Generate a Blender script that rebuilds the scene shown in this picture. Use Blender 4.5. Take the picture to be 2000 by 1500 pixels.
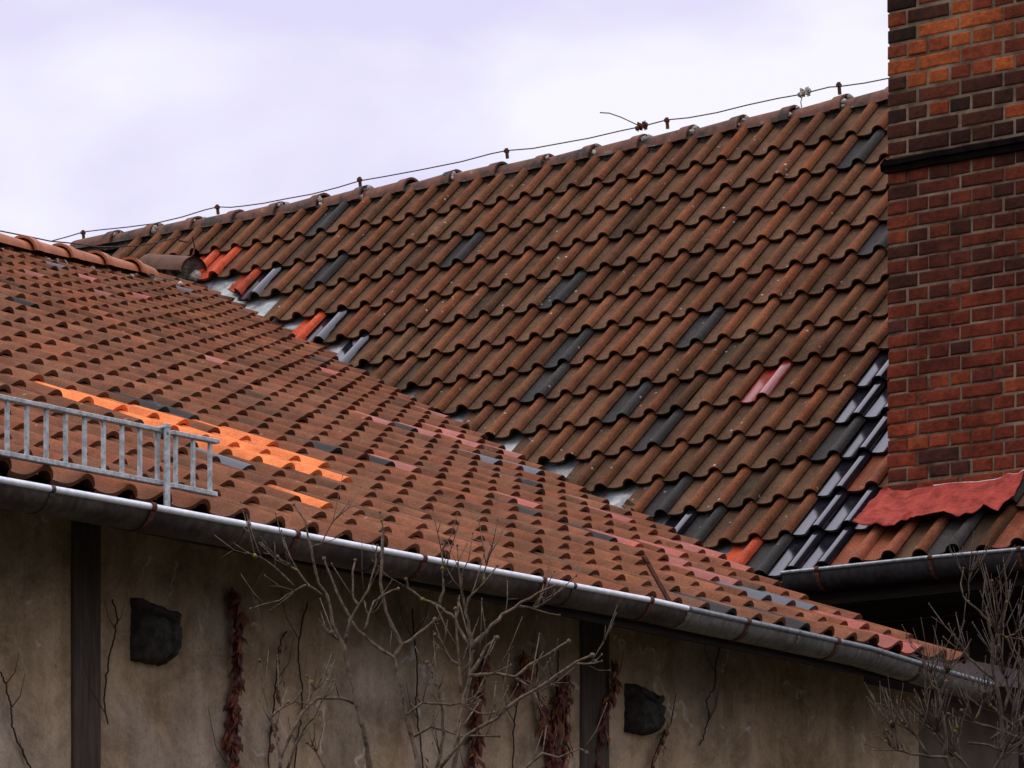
import bpy, bmesh, math, random
import numpy as np
from mathutils import Vector, noise

rnd = random.Random(7)
nrs = np.random.RandomState(11)
scene = bpy.context.scene
for o in list(bpy.data.objects):
    bpy.data.objects.remove(o)

# ------------------------------------------------------------------ camera
EYE = 1.6                                   # eye height above the ground
F, HY = 7457.8, 2258.74                     # focal length and horizon row, in photo pixels
cam_d = bpy.data.cameras.new("camera")
cam_d.sensor_width = 36.0
cam_d.lens = F / 2000.0 * 36.0
cam_d.shift_y = (HY - 750.0) / 2000.0
cam_d.clip_start = 0.5
cam_d.clip_end = 3000.0
cam = bpy.data.objects.new("camera", cam_d)
cam.location = (0, 0, EYE)
cam.rotation_euler = (math.pi / 2, 0, 0)
scene.collection.objects.link(cam)
scene.camera = cam

# ------------------------------------------------------------------ sky
SUN_EL, SUN_AZ = math.radians(52), math.radians(-75)     # azimuth from +Y towards +X
world = bpy.data.worlds.new("World")
scene.world = world
world.use_nodes = True
nt = world.node_tree
nt.nodes.clear()
def N(tree, typ, **kw):
    n = tree.nodes.new(typ)
    for k, v in kw.items():
        setattr(n, k, v)
    return n
out = N(nt, 'ShaderNodeOutputWorld')
bgn = N(nt, 'ShaderNodeBackground')
sky = N(nt, 'ShaderNodeTexSky', sky_type='NISHITA', sun_disc=False, sun_elevation=SUN_EL, sun_rotation=SUN_AZ)
sky.air_density = 1.0
scl = N(nt, 'ShaderNodeMix', data_type='RGBA', blend_type='MULTIPLY')
scl.inputs[0].default_value = 1.0
scl.inputs[7].default_value = (0.07, 0.07, 0.075, 1)
nt.links.new(sky.outputs[0], scl.inputs[6])
tc = N(nt, 'ShaderNodeTexCoord')
mp = N(nt, 'ShaderNodeMapping')
mp.inputs['Scale'].default_value = (1.0, 1.0, 1.8)
nt.links.new(tc.outputs['Generated'], mp.inputs[0])
no = N(nt, 'ShaderNodeTexNoise')
no.inputs['Scale'].default_value = 9.0
no.inputs['Detail'].default_value = 5.0
no.inputs['Roughness'].default_value = 0.45
no.inputs['Distortion'].default_value = 0.3
nt.links.new(mp.outputs[0], no.inputs['Vector'])
cr = N(nt, 'ShaderNodeValToRGB')
cr.color_ramp.elements[0].position = 0.40
cr.color_ramp.elements[0].color = (0.79, 0.75, 1.01, 1)
cr.color_ramp.elements[1].position = 0.60
cr.color_ramp.elements[1].color = (1.0, 0.985, 1.08, 1)
nt.links.new(no.outputs['Fac'], cr.inputs[0])
# overcast luminance: the zenith is about twice as bright as the horizon
sep = N(nt, 'ShaderNodeSeparateXYZ')
nt.links.new(tc.outputs['Generated'], sep.inputs[0])
mr = N(nt, 'ShaderNodeMapRange')
mr.inputs[1].default_value = 0.32
mr.inputs[2].default_value = 1.0
mr.inputs[3].default_value = 1.0
mr.inputs[4].default_value = 2.6
nt.links.new(sep.outputs[2], mr.inputs[0])
mul = N(nt, 'ShaderNodeVectorMath', operation='SCALE')
nt.links.new(cr.outputs[0], mul.inputs[0])
nt.links.new(mr.outputs[0], mul.inputs['Scale'])
mx = N(nt, 'ShaderNodeMix', data_type='RGBA')
mx.inputs[0].default_value = 0.93
nt.links.new(scl.outputs[2], mx.inputs[6])
nt.links.new(mul.outputs[0], mx.inputs[7])
# sky dimmed below the part in view, added to darken the walls
mh = N(nt, 'ShaderNodeMapRange')
mh.inputs[1].default_value = 0.0
mh.inputs[2].default_value = 0.21
mh.inputs[3].default_value = 0.12
mh.inputs[4].default_value = 1.0
nt.links.new(sep.outputs[2], mh.inputs[0])
mu2 = N(nt, 'ShaderNodeVectorMath', operation='SCALE')
nt.links.new(mx.outputs[2], mu2.inputs[0])
nt.links.new(mh.outputs[0], mu2.inputs['Scale'])
nt.links.new(mu2.outputs[0], bgn.inputs[0])
bgn.inputs[1].default_value = 1.0
nt.links.new(bgn.outputs[0], out.inputs[0])

sun_d = bpy.data.lights.new("sun", 'SUN')
sun_d.energy = 0.9
sun_d.angle = math.radians(18)
sun_d.color = (1.0, 0.94, 0.86)
sun = bpy.data.objects.new("sun", sun_d)
sdir = Vector((math.sin(SUN_AZ) * math.cos(SUN_EL), math.cos(SUN_AZ) * math.cos(SUN_EL), math.sin(SUN_EL)))
sun.rotation_euler = sdir.to_track_quat('Z', 'Y').to_euler()
sun.location = (0, 0, 40)
scene.collection.objects.link(sun)
scene.view_settings.view_transform = 'Standard'
scene.view_settings.look = 'None'
scene.view_settings.exposure = 0.0
scene.view_settings.gamma = 1.0
scene.cycles.max_bounces = 5

# ------------------------------------------------------------------ directions and roof surfaces
TH = 0.6309
A = np.array([math.sin(TH), math.cos(TH), 0.0])      # along the wing's eave, away from the camera
B = np.array([-math.cos(TH), math.sin(TH), 0.0])     # along the main ridge, away from the camera
Z = np.array([0, 0, 1.0])
LIFT = np.array([0, 0, EYE])
PL0 = np.array([-0.99241, 14.05152, 2.38868]); PHL, EL, WL = 0.39976, 0.3217, 0.20724
PM0 = np.array([-1.37772, 27.15056, 6.59046]); PHM, EM, WM = 0.79898, 0.36241, 0.2
uL = A; vL = math.cos(PHL) * B + math.sin(PHL) * Z; nL = np.cross(uL, vL); nL = nL * np.sign(nL[2])
uM = -B; vM = -math.cos(PHM) * A - math.sin(PHM) * Z; nM = np.cross(uM, vM); nM = nM * np.sign(nM[2])
# slow sag of the two old roofs: quadratic in (column, course)
CL = np.array([[-0.0025, -0.0334, 0.0216, 0.0145, 0.0348, -0.023], [-0.007, 0.0065, 0.0298, 0.0091, -0.0291, -0.0015], [-0.0013, -0.0165, 0.0681, 0.007, -0.0632, 0.0141]])
CM = np.array([[0.0062, -0.0027, -0.0162, -0.0273, 0.0041, 0.0134], [-0.0113, 0.011, -0.0036, 0.031, -0.0124, -0.0294], [0.0083, -0.0309, 0.0351, -0.024, -0.0155, 0.0176]])
def sagb(a, b):
    return np.stack([a ** m * b ** n for m in range(3) for n in range(3 - m)], -1)
def posL(i, j, h=0.0):
    i = np.asarray(i, float); j = np.asarray(j, float)
    d = sagb(np.clip(i, -12, 60) / 20., np.minimum(j, 20) / 15.) @ CL.T
    # the upper third of the old roof swells upward to meet the main roof
    sw = 2.5 * np.clip((j - 17) / 18.0, 0, 1.3) ** 1.2
    ic = np.clip(i, 28, 62)
    D = np.stack([0.0710 - 0.2569 * ic / 50 + 0.2602 * j / 30, -1.0 + 0 * ic, -0.1924 + 0.0715 * ic / 50 - 0.1008 * j / 30], -1) * sw[..., None]
    return D + PL0 + LIFT + (i * WL + d[..., 0])[..., None] * uL + (j * EL + d[..., 1])[..., None] * vL + (d[..., 2] + h)[..., None] * nL
def posM(i, j, h=0.0):
    i = np.asarray(i, float); j = np.asarray(j, float)
    d = sagb(np.clip(i, -18, 36) / 20., j / 10.) @ CM.T
    return PM0 + LIFT + (i * WM + d[..., 0])[..., None] * uM + (j * EM + d[..., 1])[..., None] * vM + (d[..., 2] + h)[..., None] * nM
def ray(x, y):
    return np.array([(x - 1000.0) / F, 1.0, (HY - y) / F])
def on_plane(x, y, n, d):
    """world point seen at photo pixel (x, y) on the plane n.P = d (heights from the eye)"""
    r = ray(x, y)
    return r * (d / (r @ n)) + LIFT
S0, B0 = PL0 @ A, PL0 @ B                   # eave line of the wing
def at(s, b, z):
    """point s metres along A, b metres along B, z above the ground"""
    return s * A + b * B + z * Z
BW = B0 + 0.52                              # wing wall plane

# ------------------------------------------------------------------ object helpers
col = scene.collection
def tag(o, label, cat, group=None, kind=None):
    if label: o['label'] = label
    if cat: o['category'] = cat
    if group: o['group'] = group
    if kind: o['kind'] = kind
    return o
def empty(name, loc, label, cat, group=None):
    o = bpy.data.objects.new(name, None)
    col.objects.link(o)
    o.location = loc
    o.empty_display_size = 0.3
    tag(o, label, cat, group)
    return o
def link(name, me, parent=None, mats=()):
    for m in mats: me.materials.append(m)
    o = bpy.data.objects.new(name, me)
    col.objects.link(o)
    if parent is not None:
        o.parent = parent
        loc = Vector(parent.location)
        p = parent.parent
        while p is not None:
            loc += Vector(p.location); p = p.parent
        o.matrix_parent_inverse.identity()
        me.transform(__import__('mathutils').Matrix.Translation(-loc))
    return o
class MB:
    """mesh builder"""
    def __init__(s):
        s.v = []; s.f = []; s.m = []; s.c = []
    def add(s, vs, fs, mi=0, c=None):
        b = len(s.v)
        s.v += [tuple(map(float, p)) for p in vs]
        s.f += [tuple(b + k for k in f) for f in fs]
        s.m += [mi] * len(fs)
        s.c += [c or (1, 1, 1)] * len(vs)
    def box(s, o, ex, ey, ez, mi=0, c=None):
        o, ex, ey, ez = map(lambda q: np.asarray(q, float), (o, ex, ey, ez))
        vs = [o + a * ex + b * ey + d * ez for d in (0, 1) for b in (0, 1) for a in (0, 1)]
        s.add(vs, [(0, 2, 3, 1), (4, 5, 7, 6), (0, 1, 5, 4), (2, 6, 7, 3), (0, 4, 6, 2), (1, 3, 7, 5)], mi, c)
    def tube(s, pts, rads, seg=6, mi=0, c=None, cap=True):
        pts = [Vector(tuple(p)) for p in pts]
        if not hasattr(rads, '__len__'): rads = [rads] * len(pts)
        vs, fs = [], []
        prev = None
        for k, p in enumerate(pts):
            d = (pts[min(k + 1, len(pts) - 1)] - pts[max(k - 1, 0)])
            d = d.normalized() if d.length > 1e-9 else Vector((0, 0, 1))
            if prev is None:
                up = Vector((0, 0, 1)) if abs(d.z) < 0.9 else Vector((1, 0, 0))
                x = d.cross(up).normalized()
            else:
                x = (prev - d * prev.dot(d))
                x = x.normalized() if x.length > 1e-6 else d.cross(Vector((0, 0, 1))).normalized()
            prev = x
            y = d.cross(x)
            for q in range(seg):
                a = 2 * math.pi * q / seg
                vs.append(p + (x * math.cos(a) + y * math.sin(a)) * rads[k])
        for k in range(len(pts) - 1):
            for q in range(seg):
                fs.append((k * seg + q, k * seg + (q + 1) % seg, (k + 1) * seg + (q + 1) % seg, (k + 1) * seg + q))
        if cap:
            fs.append(tuple(range(seg))[::-1])
            fs.append(tuple((len(pts) - 1) * seg + q for q in range(seg)))
        s.add(vs, fs, mi, c)
    def grid(s, P, mi=0, c=None):
        """P: array (rows, cols, 3)"""
        P = np.asarray(P, float)
        R, C = P.shape[:2]
        s.add(P.reshape(-1, 3), [(r * C + q, r * C + q + 1, (r + 1) * C + q + 1, (r + 1) * C + q) for r in range(R - 1) for q in range(C - 1)], mi, c)
    def mesh(s, name, smooth=False, colour=False):
        me = bpy.data.meshes.new(name)
        me.from_pydata(s.v, [], s.f)
        me.polygons.foreach_set('material_index', s.m)
        if smooth: me.polygons.foreach_set('use_smooth', [True] * len(s.f))
        if colour:
            a = me.color_attributes.new('tint', 'FLOAT_COLOR', 'POINT')
            a.data.foreach_set('color', [x for c in s.c for x in (c[0], c[1], c[2], 1.0)])
        me.update()
        return me
    def build(s, name, mats, parent=None, smooth=False, colour=False):
        return link(name, s.mesh(name, smooth, colour), parent, mats if isinstance(mats, (list, tuple)) else [mats])
def bevel(o, w=0.004, seg=1, angle=35):
    m = o.modifiers.new('bevel', 'BEVEL')
    m.width = w; m.segments = seg; m.limit_method = 'ANGLE'; m.angle_limit = math.radians(angle)

# ------------------------------------------------------------------ materials
def newmat(name):
    m = bpy.data.materials.new(name)
    m.use_nodes = True
    t = m.node_tree
    p = t.nodes['Principled BSDF']
    return m, t, p
def ntex(t, scale, detail=4, rough=0.6, vec=None, dist=0.0):
    n = N(t, 'ShaderNodeTexNoise')
    n.inputs['Scale'].default_value = scale
    n.inputs['Detail'].default_value = detail
    n.inputs['Roughness'].default_value = rough
    n.inputs['Distortion'].default_value = dist
    if vec is not None: t.links.new(vec, n.inputs['Vector'])
    return n
def ramp(t, src, stops):
    r = N(t, 'ShaderNodeValToRGB')
    e = r.color_ramp.elements
    e[0].position, e[0].color = stops[0][0], (*stops[0][1], 1)
    e[1].position, e[1].color = stops[1][0], (*stops[1][1], 1)
    for p_, c_ in stops[2:]:
        q = e.new(p_); q.color = (*c_, 1)
    t.links.new(src, r.inputs[0])
    return r
def mixc(t, fac, a, b, mode='MIX'):
    m = N(t, 'ShaderNodeMix', data_type='RGBA', blend_type=mode)
    for s, k in ((fac, 0), (a, 6), (b, 7)):
        if isinstance(s, (int, float)): m.inputs[k].default_value = s
        elif isinstance(s, tuple): m.inputs[k].default_value = (*s, 1)
        else: t.links.new(s, m.inputs[k])
    return m.outputs[2]
def bump(t, p, src, strength, dist=0.01):
    b = N(t, 'ShaderNodeBump')
    b.inputs['Strength'].default_value = strength
    b.inputs['Distance'].default_value = dist
    t.links.new(src, b.inputs['Height'])
    t.links.new(b.outputs[0], p.inputs['Normal'])
def objvec(t):
    return N(t, 'ShaderNodeTexCoord').outputs['Object']

def mat_tiles(name, lichen, grain=0.9):
    m, t, p = newmat(name)
    v = objvec(t)
    at_ = N(t, 'ShaderNodeAttribute', attribute_name='tint')
    gl = N(t, 'ShaderNodeAttribute', attribute_name='gloss')
    n1 = ntex(t, 9, 6, 0.7, v)
    n2 = ntex(t, 120, 2, 0.7, v)
    g = ramp(t, n1.outputs['Fac'], [(0.25, (0.72, 0.72, 0.72)), (0.75, (1.25, 1.25, 1.25))])
    c = mixc(t, 1.0, at_.outputs['Color'], g.outputs[0], 'MULTIPLY')
    g2 = ramp(t, n2.outputs['Fac'], [(0.32, (0.55, 0.55, 0.55)), (0.68, (1.5, 1.5, 1.45))])
    c = mixc(t, grain, c, g2.outputs[0], 'MULTIPLY')
    # lichen: pale spots of centimetre size, and a fine grey-green crust in patches
    vo = N(t, 'ShaderNodeTexVoronoi'); vo.inputs['Scale'].default_value = 17
    t.links.new(v, vo.inputs['Vector'])
    sp = ramp(t, vo.outputs['Distance'], [(0.10, (1, 1, 1)), (0.17, (0, 0, 0))])
    n3 = ntex(t, 3.1, 4, 0.75, v)
    ms = ramp(t, n3.outputs['Fac'], [(0.50, (0, 0, 0)), (0.60, (lichen, lichen, lichen))])
    pick = N(t, 'ShaderNodeSeparateColor')
    t.links.new(vo.outputs['Color'], pick.inputs[0])
    gt = N(t, 'ShaderNodeMath', operation='GREATER_THAN'); gt.inputs[1].default_value = 0.60
    t.links.new(pick.outputs[0], gt.inputs[0])
    k = N(t, 'ShaderNodeMath', operation='MULTIPLY'); t.links.new(sp.outputs[0], k.inputs[0]); t.links.new(ms.outputs[0], k.inputs[1])
    k2 = N(t, 'ShaderNodeMath', operation='MULTIPLY'); t.links.new(k.outputs[0], k2.inputs[0]); t.links.new(gt.outputs[0], k2.inputs[1])
    inv = N(t, 'ShaderNodeMath', operation='SUBTRACT'); inv.inputs[0].default_value = 1.0; t.links.new(gl.outputs['Fac'], inv.inputs[1])
    k3 = N(t, 'ShaderNodeMath', operation='MULTIPLY'); t.links.new(k2.outputs[0], k3.inputs[0]); t.links.new(inv.outputs[0], k3.inputs[1])
    c = mixc(t, k3.outputs[0], c, (0.42, 0.40, 0.32))
    n4 = ntex(t, 60, 5, 0.8, v)
    n5 = ntex(t, 1.3, 3, 0.6, v)
    cm = N(t, 'ShaderNodeMath', operation='MULTIPLY'); t.links.new(ramp(t, n4.outputs['Fac'], [(0.55, (0, 0, 0)), (0.68, (1, 1, 1))]).outputs[0], cm.inputs[0])
    t.links.new(ramp(t, n5.outputs['Fac'], [(0.5, (0, 0, 0)), (0.72, (0.55 * lichen, 0.55 * lichen, 0.55 * lichen))]).outputs[0], cm.inputs[1])
    cm2 = N(t, 'ShaderNodeMath', operation='MULTIPLY'); t.links.new(cm.outputs[0], cm2.inputs[0]); t.links.new(inv.outputs[0], cm2.inputs[1])
    c = mixc(t, cm2.outputs[0], c, (0.20, 0.19, 0.13))
    n6 = ntex(t, 2.4, 6, 0.72, v)
    gr = ramp(t, n6.outputs['Fac'], [(0.34, (0.62, 0.64, 0.62)), (0.60, (1.08, 1.06, 1.04))])
    c = mixc(t, 1.0, c, gr.outputs[0], 'MULTIPLY')
    n7 = ntex(t, 14, 6, 0.8, v)
    mo = ramp(t, n7.outputs['Fac'], [(0.60, (0, 0, 0)), (0.70, (0.8 * lichen, 0.8 * lichen, 0.8 * lichen))])
    mk = N(t, 'ShaderNodeMath', operation='MULTIPLY'); t.links.new(mo.outputs[0], mk.inputs[0]); t.links.new(inv.outputs[0], mk.inputs[1])
    c = mixc(t, mk.outputs[0], c, (0.045, 0.038, 0.022))
    t.links.new(c, p.inputs['Base Color'])
    rr = N(t, 'ShaderNodeMapRange'); rr.inputs[3].default_value = 0.92; rr.inputs[4].default_value = 0.14
    t.links.new(gl.outputs['Fac'], rr.inputs[0])
    ra = N(t, 'ShaderNodeMath', operation='MULTIPLY_ADD'); ra.inputs[1].default_value = 0.25
    t.links.new(n1.outputs['Fac'], ra.inputs[0]); t.links.new(rr.outputs[0], ra.inputs[2])
    sb = N(t, 'ShaderNodeMath', operation='SUBTRACT'); sb.inputs[1].default_value = 0.12
    t.links.new(ra.outputs[0], sb.inputs[0])
    t.links.new(sb.outputs[0], p.inputs['Roughness'])
    sr = N(t, 'ShaderNodeMapRange'); sr.inputs[3].default_value = 0.06; sr.inputs[4].default_value = 0.75
    p.inputs['IOR'].default_value = 1.5
    t.links.new(gl.outputs['Fac'], sr.inputs[0])
    t.links.new(sr.outputs[0], p.inputs['Specular IOR Level'])
    bb = N(t, 'ShaderNodeBump'); bb.inputs['Distance'].default_value = 0.004
    bk_ = N(t, 'ShaderNodeMath', operation='MULTIPLY'); bk_.inputs[1].default_value = 0.5; t.links.new(inv.outputs[0], bk_.inputs[0])
    t.links.new(bk_.outputs[0], bb.inputs['Strength']); t.links.new(n2.outputs['Fac'], bb.inputs['Height']); t.links.new(bb.outputs[0], p.inputs['Normal'])
    return m
M_TILEM = mat_tiles('weathered_clay_tile', 1.0)
M_TILEL = mat_tiles('brown_clay_tile', 0.35, 0.5)

def mat_simple(name, stops, scale=6, rough=0.9, metal=0.0, bs=0.3, bd=0.01, detail=6, stretch=None, spec=0.3, dist=0.0):
    m, t, p = newmat(name)
    v = objvec(t)
    if stretch:
        mpn = N(t, 'ShaderNodeMapping'); mpn.inputs['Scale'].default_value = stretch
        t.links.new(v, mpn.inputs[0]); v = mpn.outputs[0]
    n = ntex(t, scale, detail, 0.65, v, dist)
    r = ramp(t, n.outputs['Fac'], stops)
    t.links.new(r.outputs[0], p.inputs['Base Color'])
    p.inputs['Roughness'].default_value = rough
    p.inputs['Metallic'].default_value = metal
    p.inputs['Specular IOR Level'].default_value = spec
    if bs: bump(t, p, n.outputs['Fac'], bs, bd)
    return m
M_MORTAR_BED = mat_simple('mossy_mortar', [(0.35, (0.03, 0.032, 0.02)), (0.6, (0.085, 0.075, 0.06)), (0.72, (0.30, 0.28, 0.24))], 24, 0.98, bs=1.0, bd=0.03)
M_RIDGE = mat_simple('ridge_clay', [(0.38, (0.030, 0.028, 0.020)), (0.50, (0.11, 0.050, 0.030)), (0.62, (0.15, 0.062, 0.036)), (0.74, (0.26, 0.22, 0.16))], 7, 0.9, bs=0.25)
M_RIDGE_NEW = mat_simple('orange_ridge_clay', [(0.3, (0.28, 0.085, 0.032)), (0.7, (0.46, 0.165, 0.065))], 7, 0.7, bs=0.15, spec=0.3)
M_RIDGE_DARK = mat_simple('brown_ridge_clay', [(0.3, (0.07, 0.035, 0.02)), (0.7, (0.14, 0.065, 0.036))], 10, 0.9, bs=0.2)
M_WHITE_MORTAR = mat_simple('pale_lime_mortar', [(0.4, (0.20, 0.18, 0.14)), (0.65, (0.55, 0.52, 0.45))], 40, 0.95, bs=0.8, bd=0.02)
M_RUST = mat_simple('rusty_iron', [(0.35, (0.035, 0.015, 0.01)), (0.7, (0.14, 0.045, 0.02))], 40, 0.9, bs=0.4, bd=0.004)
M_WIRE = mat_simple('weathered_wire', [(0.3, (0.03, 0.02, 0.015)), (0.7, (0.09, 0.05, 0.035))], 30, 0.8, bs=0)
M_ZINC = mat_simple('galvanized_steel', [(0.35, (0.22, 0.24, 0.23)), (0.65, (0.52, 0.54, 0.52))], 45, 0.55, metal=0.25, bs=0.1, bd=0.002, spec=0.5)
M_SHEET = mat_simple('zinc_valley_sheet', [(0.36, (0.11, 0.115, 0.11)), (0.62, (0.34, 0.36, 0.355))], 9, 0.55, metal=0.35, bs=0.2, bd=0.01, spec=0.5)
M_WOOD_DARK = mat_simple('dark_weathered_wood', [(0.35, (0.010, 0.006, 0.005)), (0.7, (0.030, 0.018, 0.013))], 7, 0.9, bs=0.5, bd=0.01, stretch=(0.25, 0.25, 6))
M_POST = mat_simple('dark_oak_post', [(0.3, (0.030, 0.021, 0.015)), (0.7, (0.085, 0.060, 0.042))], 9, 0.9, bs=0.4, bd=0.006, stretch=(8, 8, 0.5))
M_STONE = mat_simple('sooty_stone', [(0.35, (0.018, 0.015, 0.012)), (0.6, (0.055, 0.045, 0.037)), (0.75, (0.12, 0.095, 0.07))], 16, 0.95, bs=0.9, bd=0.02)
M_DARKBAND = mat_simple('black_bitumen', [(0.3, (0.004, 0.003, 0.003)), (0.7, (0.010, 0.008, 0.007))], 12, 1.0, bs=0.8, spec=0.0)
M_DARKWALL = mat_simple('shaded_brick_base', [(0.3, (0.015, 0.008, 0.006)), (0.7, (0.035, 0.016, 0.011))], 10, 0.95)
M_APRON = mat_simple('red_painted_lead', [(0.30, (0.16, 0.024, 0.016)), (0.5, (0.30, 0.045, 0.030)), (0.75, (0.40, 0.075, 0.045))], 14, 0.8, bs=0.7, bd=0.014, spec=0.12)
M_APRON_EDGE = mat_simple('bare_lead_edge', [(0.4, (0.4, 0.38, 0.36)), (0.7, (0.75, 0.73, 0.7))], 40, 0.6, bs=0.2)
M_MORTAR = mat_simple('grey_lime_mortar', [(0.38, (0.06, 0.044, 0.027)), (0.68, (0.26, 0.205, 0.13))], 5, 0.97, bs=0.8, spec=0.1, bd=0.01)
M_GROUND = mat_simple('dark_earth', [(0.35, (0.02, 0.022, 0.012)), (0.7, (0.06, 0.05, 0.035))], 1.5, 1.0, bs=0.6, bd=0.05)
M_BARK = mat_simple('grey_bark', [(0.34, (0.035, 0.024, 0.017)), (0.56, (0.130, 0.092, 0.056)), (0.70, (0.16, 0.13, 0.065))], 60, 0.95, bs=0.9, bd=0.004)
M_BARK2 = mat_simple('lichened_bark', [(0.34, (0.022, 0.014, 0.009)), (0.58, (0.080, 0.055, 0.034)), (0.72, (0.11, 0.085, 0.025))], 30, 0.9, bs=0.5, bd=0.003)
M_VINE = mat_simple('vine_stem', [(0.3, (0.02, 0.013, 0.009)), (0.7, (0.055, 0.035, 0.024))], 40, 0.9, bs=0)
M_LICHEN = mat_simple('yellow_lichen', [(0.3, (0.10, 0.07, 0.012)), (0.7, (0.24, 0.17, 0.03))], 60, 0.95, bs=0.5, bd=0.003)

def mat_leaf():
    m, t, p = newmat('withered_leaf')
    a = N(t, 'ShaderNodeAttribute', attribute_name='tint')
    t.links.new(a.outputs['Color'], p.inputs['Base Color'])
    p.inputs['Roughness'].default_value = 0.75
    return m
M_LEAF = mat_leaf()
def mat_brick():
    m, t, p = newmat('fired_brick')
    v = objvec(t)
    a = N(t, 'ShaderNodeAttribute', attribute_name='tint')
    n = ntex(t, 22, 6, 0.7, v)
    g = ramp(t, n.outputs['Fac'], [(0.28, (0.55, 0.5, 0.5)), (0.72, (1.3, 1.25, 1.2))])
    c = mixc(t, 1.0, a.outputs['Color'], g.outputs[0], 'MULTIPLY')
    n2 = ntex(t, 150, 2, 0.6, v)
    g2 = ramp(t, n2.outputs['Fac'], [(0.3, (0.7, 0.7, 0.7)), (0.7, (1.25, 1.25, 1.25))])
    c = mixc(t, 0.7, c, g2.outputs[0], 'MULTIPLY')
    t.links.new(c, p.inputs['Base Color'])
    n3 = ntex(t, 2.2, 5, 0.7, v)
    c = mixc(t, 1.0, c, ramp(t, n3.outputs['Fac'], [(0.35, (0.40, 0.40, 0.42)), (0.6, (0.95, 0.95, 0.95))]).outputs[0], 'MULTIPLY')
    t.links.new(c, p.inputs['Base Color'])
    p.inputs['Roughness'].default_value = 0.9
    p.inputs['Specular IOR Level'].default_value = 0.15
    bump(t, p, n.outputs['Fac'], 0.9, 0.010)
    return m
M_BRICK = mat_brick()
def mat_gutter(name, light, dark, rough=0.6):
    m, t, p = newmat(name)
    v = objvec(t)
    n = ntex(t, 3.2, 8, 0.75, v)
    r = ramp(t, n.outputs['Fac'], [(0.40, dark), (0.62, light)])
    mpn = N(t, 'ShaderNodeMapping'); mpn.inputs['Scale'].default_value = (6, 6, 1.2)
    t.links.new(v, mpn.inputs[0])
    n2 = ntex(t, 6, 4, 0.6, mpn.outputs[0])
    s = ramp(t, n2.outputs['Fac'], [(0.35, (0.6, 0.55, 0.5)), (0.65, (1.15, 1.15, 1.15))])
    c = mixc(t, 1.0, r.outputs[0], s.outputs[0], 'MULTIPLY')
    t.links.new(c, p.inputs['Base Color'])
    p.inputs['Metallic'].default_value = 0.3
    p.inputs['Roughness'].default_value = rough
    bump(t, p, n2.outputs['Fac'], 0.15, 0.004)
    return m
M_GUT_OLD = mat_gutter('tarnished_zinc', (0.105, 0.080, 0.060), (0.032, 0.021, 0.014))
M_GUT_NEW = mat_gutter('pale_zinc', (0.21, 0.205, 0.17), (0.12, 0.117, 0.098), 0.55)
M_GUT_DARK = mat_gutter('blackened_zinc', (0.05, 0.048, 0.05), (0.022, 0.02, 0.02), 0.5)
M_BEAD = mat_simple('bare_zinc_bead', [(0.3, (0.62, 0.65, 0.64)), (0.7, (0.88, 0.90, 0.90))], 30, 0.42, metal=0.2, bs=0.05, bd=0.001, spec=0.6)
M_BEAD_DARK = mat_simple('grey_zinc_bead', [(0.3, (0.12, 0.135, 0.135)), (0.7, (0.30, 0.32, 0.32))], 30, 0.45, metal=0.45, bs=0.05, bd=0.001)

def mat_wall():
    m, t, p = newmat('stained_lime_render')
    v = objvec(t)
    n1 = ntex(t, 1.1, 6, 0.6, v)
    base = ramp(t, n1.outputs['Fac'], [(0.3, (0.31, 0.22, 0.125)), (0.48, (0.40, 0.29, 0.175)), (0.58, (0.35, 0.275, 0.195)), (0.72, (0.46, 0.37, 0.27))])
    # runs of dirt down the wall
    mpn = N(t, 'ShaderNodeMapping'); mpn.inputs['Scale'].default_value = (7, 7, 0.45)
    t.links.new(v, mpn.inputs[0])
    n2 = ntex(t, 1.0, 5, 0.6, mpn.outputs[0])
    run = ramp(t, n2.outputs['Fac'], [(0.35, (0.66, 0.64, 0.60)), (0.6, (1.10, 1.09, 1.08))])
    c = mixc(t, 0.6, base.outputs[0], run.outputs[0], 'MULTIPLY')
    n3 = ntex(t, 70, 3, 0.7, v)
    c = mixc(t, 0.45, c, ramp(t, n3.outputs['Fac'], [(0.3, (0.6, 0.6, 0.6)), (0.7, (1.25, 1.25, 1.25))]).outputs[0], 'MULTIPLY')
    nb = ntex(t, 4.3, 7, 0.75, v, 0.4)
    c = mixc(t, 0.9, c, ramp(t, nb.outputs['Fac'], [(0.38, (0.60, 0.57, 0.53)), (0.58, (1.10, 1.10, 1.10))]).outputs[0], 'MULTIPLY')
    # dark specks
    n4 = ntex(t, 48, 3, 0.6, v)
    sp = ramp(t, n4.outputs['Fac'], [(0.27, (0.7, 0.7, 0.7)), (0.32, (0, 0, 0))])
    c = mixc(t, sp.outputs[0], c, (0.05, 0.035, 0.025))
    # pale scars where old growth was torn off: thin broken lines
    w = N(t, 'ShaderNodeTexNoise'); w.inputs['Scale'].default_value = 2.2; w.inputs['Detail'].default_value = 5
    t.links.new(v, w.inputs['Vector'])
    ln = ramp(t, w.outputs['Fac'], [(0.490, (0, 0, 0)), (0.5, (1, 1, 1)), (0.510, (0, 0, 0))])
    n5 = ntex(t, 2.7, 3, 0.7, v)
    lm = ramp(t, n5.outputs['Fac'], [(0.52, (0, 0, 0)), (0.58, (0.8, 0.8, 0.8))])
    k = N(t, 'ShaderNodeMath', operation='MULTIPLY'); t.links.new(ln.outputs[0], k.inputs[0]); t.links.new(lm.outputs[0], k.inputs[1])
    c = mixc(t, k.outputs[0], c, (0.55, 0.50, 0.42))
    t.links.new(c, p.inputs['Base Color'])
    p.inputs['Roughness'].default_value = 0.95
    p.inputs['Specular IOR Level'].default_value = 0.15
    bump(t, p, n3.outputs['Fac'], 0.35, 0.006)
    return m
M_WALL = mat_wall()
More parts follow.
